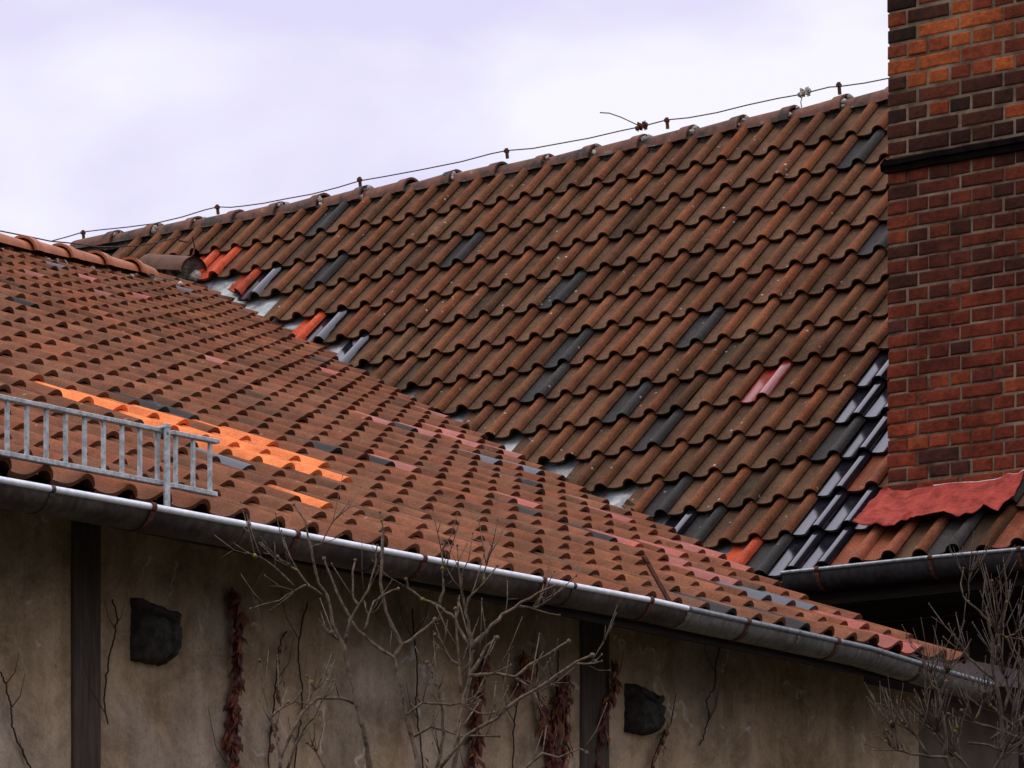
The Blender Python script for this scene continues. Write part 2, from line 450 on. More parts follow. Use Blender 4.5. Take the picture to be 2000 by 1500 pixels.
M_WALL_SHADE = mat_simple('shade_darkened_render', [(0.3, (0.06, 0.046, 0.03)), (0.7, (0.16, 0.125, 0.085))], 3, 0.95, bs=0.4)  # darker render colour stands in for shade at the unroofed far end

# ------------------------------------------------------------------ ground
g = MB()
g.grid(np.array([[(-400 + 80 * q, -200 + 80 * r, 0.0) for q in range(11)] for r in range(11)]))
tag(g.build('ground', M_GROUND), 'dark earth ground around the buildings', 'ground', kind='structure')

# ------------------------------------------------------------------ tiles
# profile across one tile (t = 0 on the roll, the pan to the left of it)
TT = np.array([-0.84, -0.72, -0.58, -0.44, -0.33, -0.26, -0.20, -0.145, -0.09, -0.035, 0.03, 0.09, 0.135, 0.17, 0.195])
def prof(t):
    roll_l = np.clip(1 - (np.abs(t) / 0.27) ** 2.0, 0, 1) ** 0.85
    roll_r = np.clip(1 - (np.abs(t) / 0.20) ** 2.6, 0, 1) ** 0.55
    r = np.where(t < 0, roll_l, roll_r)
    pan = np.where(t < -0.2, -0.011 * np.sin(np.clip((t + 0.84) / 0.62, 0, 1) * math.pi), 0)
    return 0.043 * r + pan
HP = prof(TT)
TTW = np.array([-0.84, -0.74, -0.64, -0.54, -0.45, -0.36, -0.28, -0.21, -0.14, -0.07, 0.0, 0.06, 0.11, 0.16, 0.21])
def prof_wing(t):
    l = np.cos(np.clip(np.abs(t) / 0.46, 0, 1) * math.pi / 2) ** 2.8
    r = np.clip(1 - (np.abs(t) / 0.22) ** 2.2, 0, 1) ** 0.7
    return 0.043 * np.where(t < 0, l, r) - 0.006 * np.sin(np.clip((t + 0.84) / 0.5, 0, 1) * math.pi)
HPW = prof_wing(TTW)
PAINT = {'o': ((0.70, 0.20, 0.065), 0.0), 'g': ((0.045, 0.040, 0.036), 0.1), 'p': ((0.30, 0.085, 0.055), 0.35),
         'r': ((0.40, 0.060, 0.020), 0.15), 'q': ((0.27, 0.030, 0.012), 0.9), 's': ((0.30, 0.062, 0.034), 0.38), 'c': ((0.045, 0.050, 0.058), 0.55), 'w': ((0.20, 0.06, 0.028), 0.12), 'd': ((0.034, 0.031, 0.027), 0.15), 'b': ((0.009, 0.009, 0.013), 1.0)}
def tile_mesh(name, tiles, pos, up, roll_c, pan_c, jit, special, limit=None, lift=0.034, th=0.017, TT=TT, HP=HP, low_k=0.42, slack=0.3):
    """every tile is its own shell: curved top, rounded nose with a real thickness, lying on the course below"""
    V, Fc, Cc, Gc = [], [], [], []
    T = len(TT)
    base = 0
    for (i, j) in tiles:
        jt_ = jit * (3.2 if (limit is not None and i >= 32 and j >= 12) else 1.0)
        du, dv = nrs.normal(0, 0.010 * jt_), nrs.normal(0, 0.016 * jt_)
        dh = abs(nrs.normal(0, (0.0035 if limit is not None else 0.0055) * jt_)); skew = nrs.normal(0, 0.010 * jt_)
        sp = special.get((i, j))
        ss = np.array([0, 0.12, 0.35, 0.6, 0.85, 1.14]) if limit is not None else np.array([0, 0.3, 0.7, 1.14])
        R = len(ss)
        tt, s2 = np.meshgrid(TT, ss)
        hh = np.tile(HP, (R, 1)) + (lift + dh) * (1 - s2) - lift - 0.043
        # the nose drops slightly at its very end
        ii = i + tt + du + skew * (s2 - 0.5)
        jj = j + up * s2 + dv
        if limit is not None:
            if limit(i - 0.3) < j - 0.62: continue
            lim = limit(i + tt) + slack + nrs.normal(0, 0.08)
            jj = np.minimum(jj, lim)
        P = pos(ii, jj, hh)
        t_ = th if j > 0 or limit is not None else 0.020
        lip = pos(ii[0], jj[0] + up * 0.012, hh[0] - t_)
        lip2 = pos(ii[0], jj[0] + up * 0.22, hh[0] - t_)
        V.append(P.reshape(-1, 3)); V.append(lip); V.append(lip2)
        for r in range(R - 1):
            for q in range(T - 1):
                a = base + r * T + q
                Fc.append((a, a + 1, a + T + 1, a + T))
        o = base + R * T
        for q in range(T - 1):
            Fc.append((o + q, o + q + 1, base + q + 1, base + q))
            Fc.append((o + T + q, o + T + q + 1, o + q + 1, o + q))
        # right-hand edge of the roll
        k = T - 1
        f = np.clip((HP + 0.004) / 0.040, 0, 1) ** 0.8
        if sp:
            c0, gl = PAINT[sp]
            br = nrs.uniform(0.88, 1.12)
            cc = np.tile(np.array(c0) * br, (T, 1)); 
        else:
            gl = 0.0
            br = np.exp(nrs.normal(0, 0.11)); hue = nrs.normal(0, 0.06)
            rc = np.array(roll_c) * (1 + hue, 1 - hue * 0.3, 1 - hue) ; pc = np.array(pan_c) * (1 + hue * 0.4, 1, 1)
            cc = (pc[None] * (1 - f[:, None]) + rc[None] * f[:, None]) * br
            if nrs.rand() < 0.05: cc = cc * np.array([0.62, 0.75, 0.8])
        cm = np.tile(cc, (R, 1))
        low = cc * (np.array([low_k, low_k * 0.95, low_k * 0.95]) if not (sp in ('o', 'r', 'p')) else np.array([0.9, 0.8, 0.7]))  # nose face and underside darkened: shade put into the tile colour
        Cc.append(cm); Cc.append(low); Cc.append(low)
        Gc.append(np.full((R + 2) * T, gl))
        base += (R + 2) * T
    V = np.concatenate(V)
    me = bpy.data.meshes.new(name)
    me.from_pydata(V.tolist(), [], Fc)
    Cc = np.concatenate(Cc)
    a = me.color_attributes.new('tint', 'FLOAT_COLOR', 'POINT')
    a.data.foreach_set('color', np.concatenate([np.clip(Cc, 0, 1), np.ones((len(Cc), 1))], 1).ravel())
    b = me.attributes.new('gloss', 'FLOAT', 'POINT')
    b.data.foreach_set('value', np.concatenate(Gc))
    me.polygons.foreach_set('use_smooth', [True] * len(Fc))
    me.update()
    # noses keep a crisp edge
    me.set_sharp_from_angle(angle=math.radians(50))
    return me

SL = {(7, 7): 'o', (8, 7): 'o', (9, 7): 'o', (10, 7): 'o', (12, 7): 'o', (11, 8): 'g', (12, 8): 'g', (13, 7): 'o', (8, 6): 'o', (9, 6): 'o', (10, 6): 'o', (11, 6): 'o', (13, 6): 'o', (12, 6): 'o', (8, 5): 'o', (9, 5): 'o', (10, 5): 'o', (11, 5): 'o', (12, 5): 'o', (6, 2): 'o', (7, 4): 'c', (33, 25): 'p', (40, 29): 'c', (40, 28): 'p', (36, 25): 'p', (41, 27): 's', (53, 33): 'c', (60, 36): 'c', (22, 18): 'd', (19, 17): 'd', (40, 21): 's', (43, 23): 'd', (46, 23): 's', (40, 18): 'p', (30, 14): 'p', (32, 14): 'p', (35, 15): 'p', (34, 14): 'p', (36, 14): 'p', (31, 14): 'd', (17, 8): 'd', (19, 8): 'd', (20, 8): 'p', (28, 17): 'p', (31, 12): 'c', (33, 12): 'c', (23, 7): 's', (21, 6): 'd', (29, 8): 's', (22, 5): 'd', (29, 10): 'd', (23, 5): 's', (25, 5): 's', (23, 4): 'p', (22, 3): 's', (29, 6): 's', (28, 5): 's', (23, 3): 'p', (29, 5): 'c', (23, 2): 'c', (22, 2): 'c', (24, 2): 'c', (24, 1): 's', (23, 0): 's', (24, 0): 's', (16, 0): 'd', (19, 0): 'd', (28, 6): 'p'}
SM = {(-5, 1): 'r', (-4, 1): 'r', (-2, 2): 'r', (-1, 2): 'b', (0, 3): 'r', (3, 4): 'r', (4, 4): 'b', (6, 5): 'b', (0, 0): 'd', (8, 2): 'd', (2, 2): 'd', (14, 4): 'd', (16, 6): 'd', (16, 7): 'd', (21, 6): 'd', (20, 8): 'd', (22, 9): 'd', (24, 11): 'd', (25, 12): 'b', (26, 12): 'd', (25, 8): 'q', (29, 9): 'b', (30, 10): 'b', (30, 11): 'b', (31, 12): 'b', (30, 12): 'b', (29, 10): 'd', (30, 13): 'b', (31, 13): 'b', (23, 1): 'd', (26, 4): 'd', (29, 8): 'b', (30, 9): 'b', (31, 10): 'b', (31, 11): 'w', (28, 13): 'r', (29, 13): 'd', (32, 12): 'b', (32, 13): 'w', (33, 13): 'w', (35, 13): 'g', (36, 12): 'd', (37, 13): 'w'}

# --- the wing's roof
VLJ = [0, 2.6, 3.6, 5, 6.2, 8.4, 10.8, 12.6, 14.9, 18, 21.8, 24.9, 26.9, 31.3, 34.5, 36.5]
VLI = [26.4, 26.3, 26.9, 28.2, 29.2, 31.2, 33.3, 34.6, 36.8, 39.9, 43.9, 47.4, 50.0, 55.8, 60.5, 63.3]
def ridge_j(i):                              # course at which the wing's ridge runs
    return float(np.interp(i, [36, 38.7, 55.8, 66], [29.6, 30.2, 35.2, 37.5]))
tilesL = [(i, j) for j in range(0, 37) for i in range(-12, 66) if i <= np.interp(j, VLJ, VLI) + 0.35 and j < ridge_j(i) - 0.25 + (1.0 if i > 50 else 0)]
e_wing = PL0 + LIFT
wing = empty('wing_building', tuple(at(S0, B0, 0)), 'low rendered wing with brown tiled roof sloping to a long zinc gutter, leftmost building', 'building')
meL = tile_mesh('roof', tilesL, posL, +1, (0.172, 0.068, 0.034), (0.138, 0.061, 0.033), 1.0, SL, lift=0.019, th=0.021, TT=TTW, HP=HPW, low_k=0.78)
roofL = link('roof', meL, wing, [M_TILEL])

# --- the main roof
VMI = [-14, -9.3, -7.2, -5.6, -4.9, -3.2, 0, 3.9, 6.7, 9.4, 12.9, 15.4, 18.4, 22.5, 24.4, 26.9, 28.9, 30.2]
VMJ = [-1.5, -0.10, 0.12, 0.35, 0.85, 1.25, 2.30, 4.00, 5.05, 6.08, 7.33, 8.18, 9.05, 10.60, 11.42, 12.32, 13.0, 13.6]
def limM(i):
    return np.interp(i, VMI, VMJ)
tilesM = [(i, j) for j in range(0, 14) for i in range(-16, 44) if j - 1.0 < limM(i) ]
main = empty('main_building', tuple(at(18.2, (posM(30, 13) @ B), 0)), 'tall steep roofed house with weathered red brown tiles behind the wing', 'building')
def posM2(i, j, h):                          # the patched rows beside the tower's foot lie unevenly
    return posM(i, j, h)
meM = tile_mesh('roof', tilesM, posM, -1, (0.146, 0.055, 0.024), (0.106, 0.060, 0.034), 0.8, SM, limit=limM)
roofM = link('roof', meM, main, [M_TILEM])

# boarding under the tiles, so nothing shows through between them
d = MB()
ii = np.linspace(-14, 44, 59)
d.grid(np.array([[posM(i, -1.4 + k * (min(limM(i), 13.2) - 0.12 + 1.4) / 6.0, -0.13) for i in ii] for k in range(7)]))
d.build('roof_boarding', M_WOOD_DARK, roofM)
d = MB()
jj = np.linspace(0.15, 36, 37)
rows = []
for j in jj:
    i1 = np.interp(j, VLJ, VLI) - 0.05
    rows.append([posL(-12 + (i1 + 12) * k / 10.0, min(j, ridge_j(-12 + (i1 + 12) * k / 10.0) - 0.05), -0.12) for k in range(11)])
d.grid(np.array(rows))
d.grid(np.array([[posL(i, j, -0.12) for i in np.linspace(26.3, 34, 6)] for j in (0.1, 1.0, 2.1)]))  # bare boards added beyond the tiles to shade the wall's far end
d.build('roof_boarding', M_WOOD_DARK, roofL)

# valley sheet of zinc
SH = [(-5.5, 0.72), (-3.91, 1.16), (-1.69, 1.88), (-0.01, 2.56), (2.12, 3.48), (3.81, 3.91), (5.27, 4.46), (7.73, 5.38), (9.89, 6.16), (11.77, 6.81), (13.14, 7.27), (15.41, 8.09), (17.78, 8.97), (21.19, 10.04), (23.73, 10.99), (26.18, 11.9), (28.47, 12.63), (29.63, 13.03)]
d = MB()
lo, hi = [], []
for k, (i, j) in enumerate(SH):
    lo.append(posM(i - 0.2, j + 0.10, -0.10)); hi.append(posM(i + 1.2, j - 0.75, -0.095))
mid = [(a * 0.55 + b * 0.45) + 0.012 * nM for a, b in zip(lo, hi)]
d.grid(np.array([hi, mid, lo]))
o = d.build('valley_sheet', M_SHEET, main, smooth=True)
o['label'] = 'grey zinc sheet lining the valley between the roofs'

# rear slopes (seen only from elsewhere)
d = MB()
def ridgeM(i):
    P = posM(i, -1.6, 0.0)
    return P
rM = [ridgeM(i) for i in np.linspace(-15, 44, 12)]
d.grid(np.array([[p + np.array([0, 0, -0.15]) for p in rM], [p + A * 4.2 - Z * 4.0 for p in rM]]))
d.build('rear_slope', M_RIDGE_DARK, main)
RL = [posL(i, ridge_j(i), 0.0) for i in (30, 38.7, 44, 50, 55.8)]
RL = [RL[0] + (RL[0] - RL[1]) * 1.5] + RL
d = MB()
d.grid(np.array([[p - 0.06 * Z for p in RL[:-1]], [p + B * 2.2 - Z * 1.0 for p in RL[:-1]]]))
d.build('rear_slope', M_RIDGE_DARK, wing)

# ------------------------------------------------------------------ ridge tiles
def ridge_run(name, pts, L, r_small, r_big, flip, mat, parent, hmul=1.0, jit=1.0, collar=True, thick=0.016):
    """overlapping half-round tiles along a polyline"""
    mb = MB()
    P = [np.asarray(p, float) for p in pts]
    seg = [0]
    for a, b in zip(P[:-1], P[1:]): seg.append(seg[-1] + np.linalg.norm(b - a))
    tot = seg[-1]
    def pt(s):
        return np.array([np.interp(s, seg, [p[k] for p in P]) for k in range(3)])
    ends = []
    s = 0.0
    while s < tot - 0.05:
        s1 = min(s + L, tot)
        dv = pt(min(s1, tot)) - pt(s); dv /= np.linalg.norm(dv)
        side = np.cross(dv, Z); side /= np.linalg.norm(side)
        upv = np.cross(side, dv)
        j1, j2 = nrs.normal(0, 0.004 * jit), nrs.normal(0, 0.004 * jit)
        stations = [0.0, 0.05, 0.5, 0.9, 0.905, 1.10] if collar else [0, 0.1, 0.5, 1.0, 1.08]
        rings = []
        for u in stations:
            uu = u if not flip else 1 - u
            if collar:
                r = r_small + (r_big - r_small) * u + (0.010 if u > 0.902 else 0)
            else:
                r = r_small + (r_big - r_small) * u
            c = pt(s) + (pt(s1) - pt(s)) * uu + upv * (j1 * (1 - u) + j2 * u)
            ring = []
            for q in range(13):
                a = math.pi * (q / 12.0)
                ring.append(c + side * math.cos(a) * r * 1.08 + upv * (math.sin(a) * r * hmul))
            rings.append(ring)
        mb.grid(np.array(rings))
        # thickness ring at the big end
        c = pt(s) + (pt(s1) - pt(s)) * (stations[-1] if not flip else 1 - stations[-1]) + upv * j2
        r0 = r_big * 1.0 + (r_big - r_small) * 0.1 + (0.010 if collar else 0)
        ins = [c + side * math.cos(math.pi * q / 12) * (r0 - thick) * 1.08 + upv * (math.sin(math.pi * q / 12) * (r0 - thick) * hmul) for q in range(13)]
        mb.grid(np.array([rings[-1], ins]))
        ends.append((pt(s) + (pt(s1) - pt(s)) * (1.1 if not flip else -0.1), side, upv, dv))
        s += L
    o = mb.build(name, mat, parent, smooth=True)
    o.data.set_sharp_from_angle(angle=math.radians(45))
    return o, ends
def blob_strip(mb, ctr, amp, r, n=10, mi=0, sq=(1, 1, 1), seed=0):
    """rough lump of mortar"""
    vs, fs = [], []
    R, Cn = 6, 9
    for a in range(R + 1):
        for b in range(Cn):
            th = math.pi * a / R; ph = 2 * math.pi * b / Cn
            d0 = np.array([math.sin(th) * math.cos(ph), math.sin(th) * math.sin(ph), math.cos(th)])
            k = 1 + amp * noise.noise(Vector(d0 * 2.1) + Vector((seed * 3.7, 0, 0)))
            vs.append(np.asarray(ctr) + d0 * r * k * np.array(sq))
    for a in range(R):
        for b in range(Cn):
            fs.append((a * Cn + b, a * Cn + (b + 1) % Cn, (a + 1) * Cn + (b + 1) % Cn, (a + 1) * Cn + b))
    mb.add(vs, fs, mi)

mainr = [posM(i, -1.50, 0.0) - 0.156 * Z + 0.02 * A for i in np.linspace(-13.6, 43, 24)]
rdg, ends = ridge_run('ridge', mainr, 0.40, 0.086, 0.108, False, [M_RIDGE], main)
# mortar bedding along both the top courses and the joints
d = MB()
n = 230
P = []
for q in range(n):
    i = -13.4 + 56 * q / (n - 1.0)
    top = posM(i, -1.50, 0.0) - 0.10 * Z
    w = 0.5 + 0.5 * noise.noise(Vector((i * 1.7, 2.0, 0))) + 0.25 * noise.noise(Vector((i * 6, 5.0, 0)))
    P.append([top - 0.088 * A - 0.060 * Z, posM(i, -1.22 + 0.05 * w, -0.045 + 0.02 * w), posM(i, -1.14 + 0.10 * w, -0.062 + 0.02 * w), posM(i, -1.06 + 0.14 * w, -0.095)])
d.grid(np.array(P).transpose(1, 0, 2))
for k, (c, side, upv, dv) in enumerate(ends):
    if nrs.rand() < 0.75:
        for q in range(3):
            a = nrs.uniform(0.04, 0.62) * math.pi
            cc = c + side * math.cos(a) * 0.10 + upv * math.sin(a) * 0.095 + dv * nrs.uniform(-0.01, 0.03)
            blob_strip(d, cc, 0.8, nrs.uniform(0.010, 0.024), mi=1, seed=k * 3 + q)
o = d.build('mortar', [M_MORTAR_BED, M_WHITE_MORTAR], rdg, smooth=True)

wr = [p - 0.01 * Z for p in (RL[0], RL[1], RL[2], RL[3])] + [posL(i, ridge_j(i), 0) - 0.01 * Z for i in (47, 50, 52.6)]
rdg2, ends2 = ridge_run('ridge', wr, 0.58, 0.066, 0.088, True, [M_RIDGE_NEW], wing)
rdg2['label'] = 'newer orange red ridge tiles along the top of the wing roof'
ddm = (posM(-6, 0.4, 0.0) - LIFT) @ nM
pe = [on_plane(x, y, nM, ddm) for x, y in ((300, 531), (379, 533))]
o, _ = ridge_run('ridge_end', pe, 0.8, 0.115, 0.125, True, [M_RIDGE_DARK], wing, collar=False)
o['label'] = 'large dark brown end tile closing the wing ridge against the main roof'
d = MB()
for q_ in (1,):
    dv = (pe[1] - pe[0]) / np.linalg.norm(pe[1] - pe[0]); side = np.cross(dv, Z); side /= np.linalg.norm(side); up3 = np.cross(side, dv)
    c = pe[q_] - dv * (0.02 if q_ else -0.02)
    ring = [c + side * math.cos(math.pi * k / 12) * 0.118 * 1.08 + up3 * math.sin(math.pi * k / 12) * 0.112 for k in range(13)]
    d.add([c - up3 * 0.05] + ring, [(0, k + 1, k + 2) for k in range(12)], 0)
d.build('mortar', M_MORTAR_BED, o)
d = MB()
d.grid(np.array([[posL(i, ridge_j(i) - k_, h_) for i in np.linspace(30, 55, 60)] for k_, h_ in ((0.05, 0.0), (0.22, -0.02), (0.34, -0.07))]), mi=1)
for q in range(26):
    i = 36 + 19 * q / 25.0 + nrs.uniform(-.3, .3)
    c = posL(i, ridge_j(i) - 0.30, -0.035)
    blob_strip(d, c, 0.8, nrs.uniform(0.015, 0.035), seed=q)
for q in range(9):
    c = on_plane(318 + q * 8, 540 + nrs.uniform(-2, 3), nM, ddm - 0.03)
    blob_strip(d, c, 0.8, nrs.uniform(0.02, 0.045), seed=q + 40)
o = d.build('mortar', [M_WHITE_MORTAR, M_MORTAR_BED], rdg2, smooth=True)

# ------------------------------------------------------------------ gutters
def gutter(name, rim, outd, mats, parent, r=0.078, deep=0.98, bead=0.0125, joints=(), change=None, label=None, bead_m=(2, 2)):
    """half-round gutter; rim = polyline of the outer rim, outd = unit vector pointing away from the wall"""
    mb = MB()
    rim = [np.asarray(p, float) for p in rim]
    prof_ = []
    for k in range(15):
        a = math.pi * k / 14.0
        prof_.append((-r + r * math.cos(a), -r * deep * math.sin(a)))
    rows = []
    for p in rim:
        rows.append([p + outd * x + Z * z for x, z in prof_])
    rows = np.array(rows)
    n = len(rim)
    for k in range(n - 1):
        mb.grid(rows[k:k + 2], mi=(0 if change is None or k < change else 1))
    inner = np.array([[p + outd * (x * 0.95 - 0.004) + Z * (z * 0.95) for x, z in prof_] for p in rim])
    mb.grid(inner[:, ::-1], mi=0)
    # end caps
    for kk in (0, n - 1):
        c = rim[kk] - outd * r
        mb.add([c] + list(rows[kk]), [(0, q + 1, q + 2) for q in range(14)], 0)
    for k in range(n - 1):
        mb.tube([rim[k], rim[k + 1]], bead, 8, mi=(bead_m[0] if change is None or k < change else bead_m[1]))
    o = mb.build(name, mats, parent, smooth=True)
    o.data.set_sharp_from_angle(angle=math.radians(50))
    if label: o['label'] = label
    return o
def interp_line(pts, s):
    P = [np.asarray(p) for p in pts]
    return np.array([np.interp(s, [p @ A if abs((P[-1] - P[0]) @ A) > abs((P[-1] - P[0]) @ B) else -(p @ B) for p in P], [p[k] for p in P]) for k in range(3)])

rim_px = [(0, 937), (297, 990), (578, 1043), (826, 1090), (1060, 1133), (1270, 1172), (1400, 1201), (1550, 1233), (1700, 1266), (1811, 1300), (1940, 1338)]
rimW = [on_plane(x, y, B, B0 - 0.095) for x, y in rim_px]
d0 = rimW[1] - rimW[0]
rimW = [rimW[0] - d0 * 2.2] + rimW
# split finely so the seams stand out
fine, chg = [], None
for a, b in zip(rimW[:-1], rimW[1:]):
    for q in range(4):
        fine.append(a + (b - a) * q / 4.0)
fine.append(rimW[-1])
s_chg = on_plane(1345, 1192, B, B0 - 0.095) @ A
for k, p in enumerate(fine):
    if chg is None and p @ A > s_chg: chg = k
fine.insert(chg, interp_line(rimW, s_chg))
gw = gutter('gutter', fine, -B, [M_GUT_OLD, M_GUT_NEW, M_BEAD, M_BEAD_DARK], wing, change=chg, bead_m=(2, 3), label='long half round zinc gutter with bright rolled edge, paler towards the right')
def strap(name, p, along, outd, mat, parent, r=0.0815, deep=0.965, w=0.022, wrap=0.017):
    mb = MB()
    rows = []
    for e in (-w / 2, w / 2):
        row = []
        for k in range(11):
            a = math.pi * k / 10.0
            row.append(p + along * e + outd * (-0.078 + r * math.cos(a)) + Z * (-r * deep * math.sin(a)))
        rows.append(row)
    mb.grid(np.array(rows))
    rows2 = [[q + (q - (p - outd * 0.078)) * 0.03 for q in row] for row in rows]
    mb.grid(np.array(rows2))
    mb.grid(np.array([rows[0], rows2[0]])); mb.grid(np.array([rows2[1], rows[1]]))
    ring = [p + along * e for e in (-w / 2, w / 2)]
    mb.tube(ring, wrap, 10)
    return mb.build(name, mat, parent, smooth=False)
for x, y in [(297, 990), (578, 1043), (826, 1090), (1060, 1133), (1270, 1172), (1460, 1214), (1635, 1252), (1800, 1297)]:
    p = interp_line(rimW, on_plane(x, y, B, B0 - 0.095) @ A)
    strap('bracket', p, A, -B, M_RUST, gw)
p = interp_line(rimW, S0 - 1.62); strap('bracket', p, A, -B, M_RUST, gw)
# soldered seams
for x, y in [(101, 955), (482, 1025), (742, 1074), (1120, 1145), (1345, 1190), (1560, 1236), (1720, 1272)]:
    p = interp_line(rimW, on_plane(x, y, B, B0 - 0.095) @ A)
    strap('seam', p, A, -B, M_GUT_OLD if x < 1300 else M_GUT_NEW, gw, r=0.0795, deep=0.975, w=0.02, wrap=0.0135)

# fascia, soffit and wall of the wing
d = MB()
sA, sE = S0 - 3.2, S0 + 26.6 * WL
# open eave: rafter feet under the boarding
d.box(at(sA, B0 + 0.02, 3.83), A * (sE - sA), B * 0.025, Z * 0.09)
d.build('fascia', M_WOOD_DARK, wing)
for k in range(13):
    s_ = sA + 0.3 + k * 0.72
    if s_ > sE - 0.2: break
    d = MB()
    p0 = at(s_, B0 + 0.06, 3.86); dirv = math.cos(PHL) * B + math.sin(PHL) * Z
    d.box(p0, A * 0.08, dirv * 0.75, Z * 0.10)
    d.build('rafter_foot', M_WOOD_DARK, wing)
# rendered wall with a slightly uneven face
d = MB()
ns, nz = 120, 50
ss_ = np.linspace(sA, S0 + 25.6 * WL, ns); zz = np.linspace(0, 4.08, nz)
W = np.array([[at(s, BW + 0.006 * noise.noise(Vector((s * 1.3, z * 1.3, 0))) + 0.002 * noise.noise(Vector((s * 9, z * 9, 3))), z) for s in ss_] for z in zz])
d.grid(W)
d.box(at(sA, BW + 0.02, 0), A * (ss_[-1] - sA), B * 0.4, Z * 4.06)
d.build('wall', M_WALL, wing, smooth=True)
d = MB()
d.box(at(S0 + 25.6 * WL, BW + 0.003, 0), A * 2.6 * WL, B * 0.4, Z * 3.91)
d.build('wall', M_WALL, wing)
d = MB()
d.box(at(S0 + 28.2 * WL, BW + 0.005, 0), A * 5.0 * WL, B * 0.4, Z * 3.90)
o = d.build('wall', M_WALL_SHADE, wing)
o['label'] = 'stretch of wall at the far end of the wing, darkened with painted shade'
def wallpt(x, y, off=0.0):
    return on_plane(x, y, B, BW - off)
# timber posts let into the wall
for x0, x1 in ((139, 194), (1131, 1187)):
    s0 = wallpt(x0, 1400) @ A; s1 = wallpt(x1, 1400) @ A
    d = MB()
    d.box(at(s0, BW - 0.014, 0), A * (s1 - s0), B * 0.10, Z * 4.05)
    o = d.build('post', M_POST, wing)
    bevel(o, 0.012, 2)
# rough projecting stones
for kx, (x0, y0, x1, y1) in enumerate(((263, 1178, 358, 1288), (1231, 1342, 1299, 1428))):
    pa = wallpt(x0, y1, 0.06); pb = wallpt(x1, y0, 0.06)
    s0, s1, z0, z1 = pa @ A + 0.04, pb @ A, pa[2], pb[2]
    nsx, nzx = 30, 34
    d = MB()
    fr = []
    for a in range(nzx):
        row = []
        for b_ in range(nsx):
            u, v = b_ / (nsx - 1.0), a / (nzx - 1.0)
            edge = min(u, 1 - u, v, 1 - v)
            s = s0 + (s1 - s0) * u; z = z0 + (z1 - z0) * v
            # knocked-off corners
            if u > 0.7 and v < 0.3: s -= (u - 0.7) * (0.3 - v) * 1.1
            if v > 0.8: z -= (u ** 2) * 0.035
            out_ = 0.085 * min(1.0, edge * 6) ** 0.5 + 0.02 * noise.noise(Vector((u * 5, v * 5, kx * 4.0)))
            out_ += 0.010 * noise.noise(Vector((u * 14, v * 14, kx * 4.0 + 9))) 
            gz = abs(v - (0.68 + 0.06 * math.sin(u * 5 + kx))); gx = abs(u - (0.36 + 0.04 * math.sin(v * 7))) if v > 0.68 else abs(u - (0.62 + 0.05 * math.sin(v * 6)))
            out_ -= 0.022 * max(0, 1 - gz / 0.035) + 0.016 * max(0, 1 - gx / 0.035)
            s += 0.008 * noise.noise(Vector((v * 7, kx, 1))); z += 0.008 * noise.noise(Vector((u * 7, kx, 5)))
            row.append(at(s, BW - out_ + (0.03 if edge == 0 else 0), z))
        fr.append(row)
    d.grid(np.array(fr))
    o = d.build('corbel_stone', M_STONE, wing, smooth=True)
    o.data.set_sharp_from_angle(angle=math.radians(40))

# ------------------------------------------------------------------ main building: gutter, eaves, walls
eave = [posM(i, 13.1, -0.05) for i in range(29, 45)]
sG = eave[0] @ A - 0.12 - 0
rimM = [on_plane(x, y, A, (eave[min(k * 4, 15)] @ A) - 0.12) for k, (x, y) in enumerate([(1527, 1119), (1650, 1106), (1800, 1090), (2000, 1072)])]
rimM.append(rimM[-1] + (rimM[-1] - rimM[-2]) * 0.9)
fineM = []
for a, b in zip(rimM[:-1], rimM[1:]):
    for q in range(4): fineM.append(a + (b - a) * q / 4.0)
fineM.append(rimM[-1])
gm = gutter('gutter', fineM, -A, [M_GUT_DARK, M_GUT_DARK, M_BEAD_DARK], main, r=0.08, deep=1.3, bead=0.0115, label='blackened zinc gutter along the main eave below the brick tower')
for x, y in ((1597, 1112), (1816, 1088), (1990, 1073)):
    q = on_plane(x, y, A, rimM[1] @ A)
    t_ = -(q @ B)
    p = np.array([np.interp(t_, [-(r_ @ B) for r_ in rimM], [r_[k] for r_ in rimM]) for k in range(3)])
    strap('bracket', p, -B, -A, M_RUST, gm, r=0.0835, deep=1.28)
sM0 = rimM[1] @ A
bL = rimM[0] @ B + 0.02; bR = rimM[-1] @ B
zE = rimM[1][2]
d = MB()
d.box(at(sM0 + 0.17, bR, zE - 0.17), A * 0.03, B * (bL - bR + 0.6), Z * 0.19)
d.build('fascia', M_WOOD_DARK, main)
d = MB()
for k in range(6):
    d.box(at(sM0 + 0.205 + k * 0.125, bR, zE - 0.165 - 0.002 * (k % 2)), A * 0.12, B * (bL - bR + 0.6), Z * 0.022)
d.build('soffit', M_WOOD_DARK, main)
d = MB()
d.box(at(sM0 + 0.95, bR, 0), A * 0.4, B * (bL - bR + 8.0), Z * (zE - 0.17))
d.build('wall', M_DARKWALL, main)

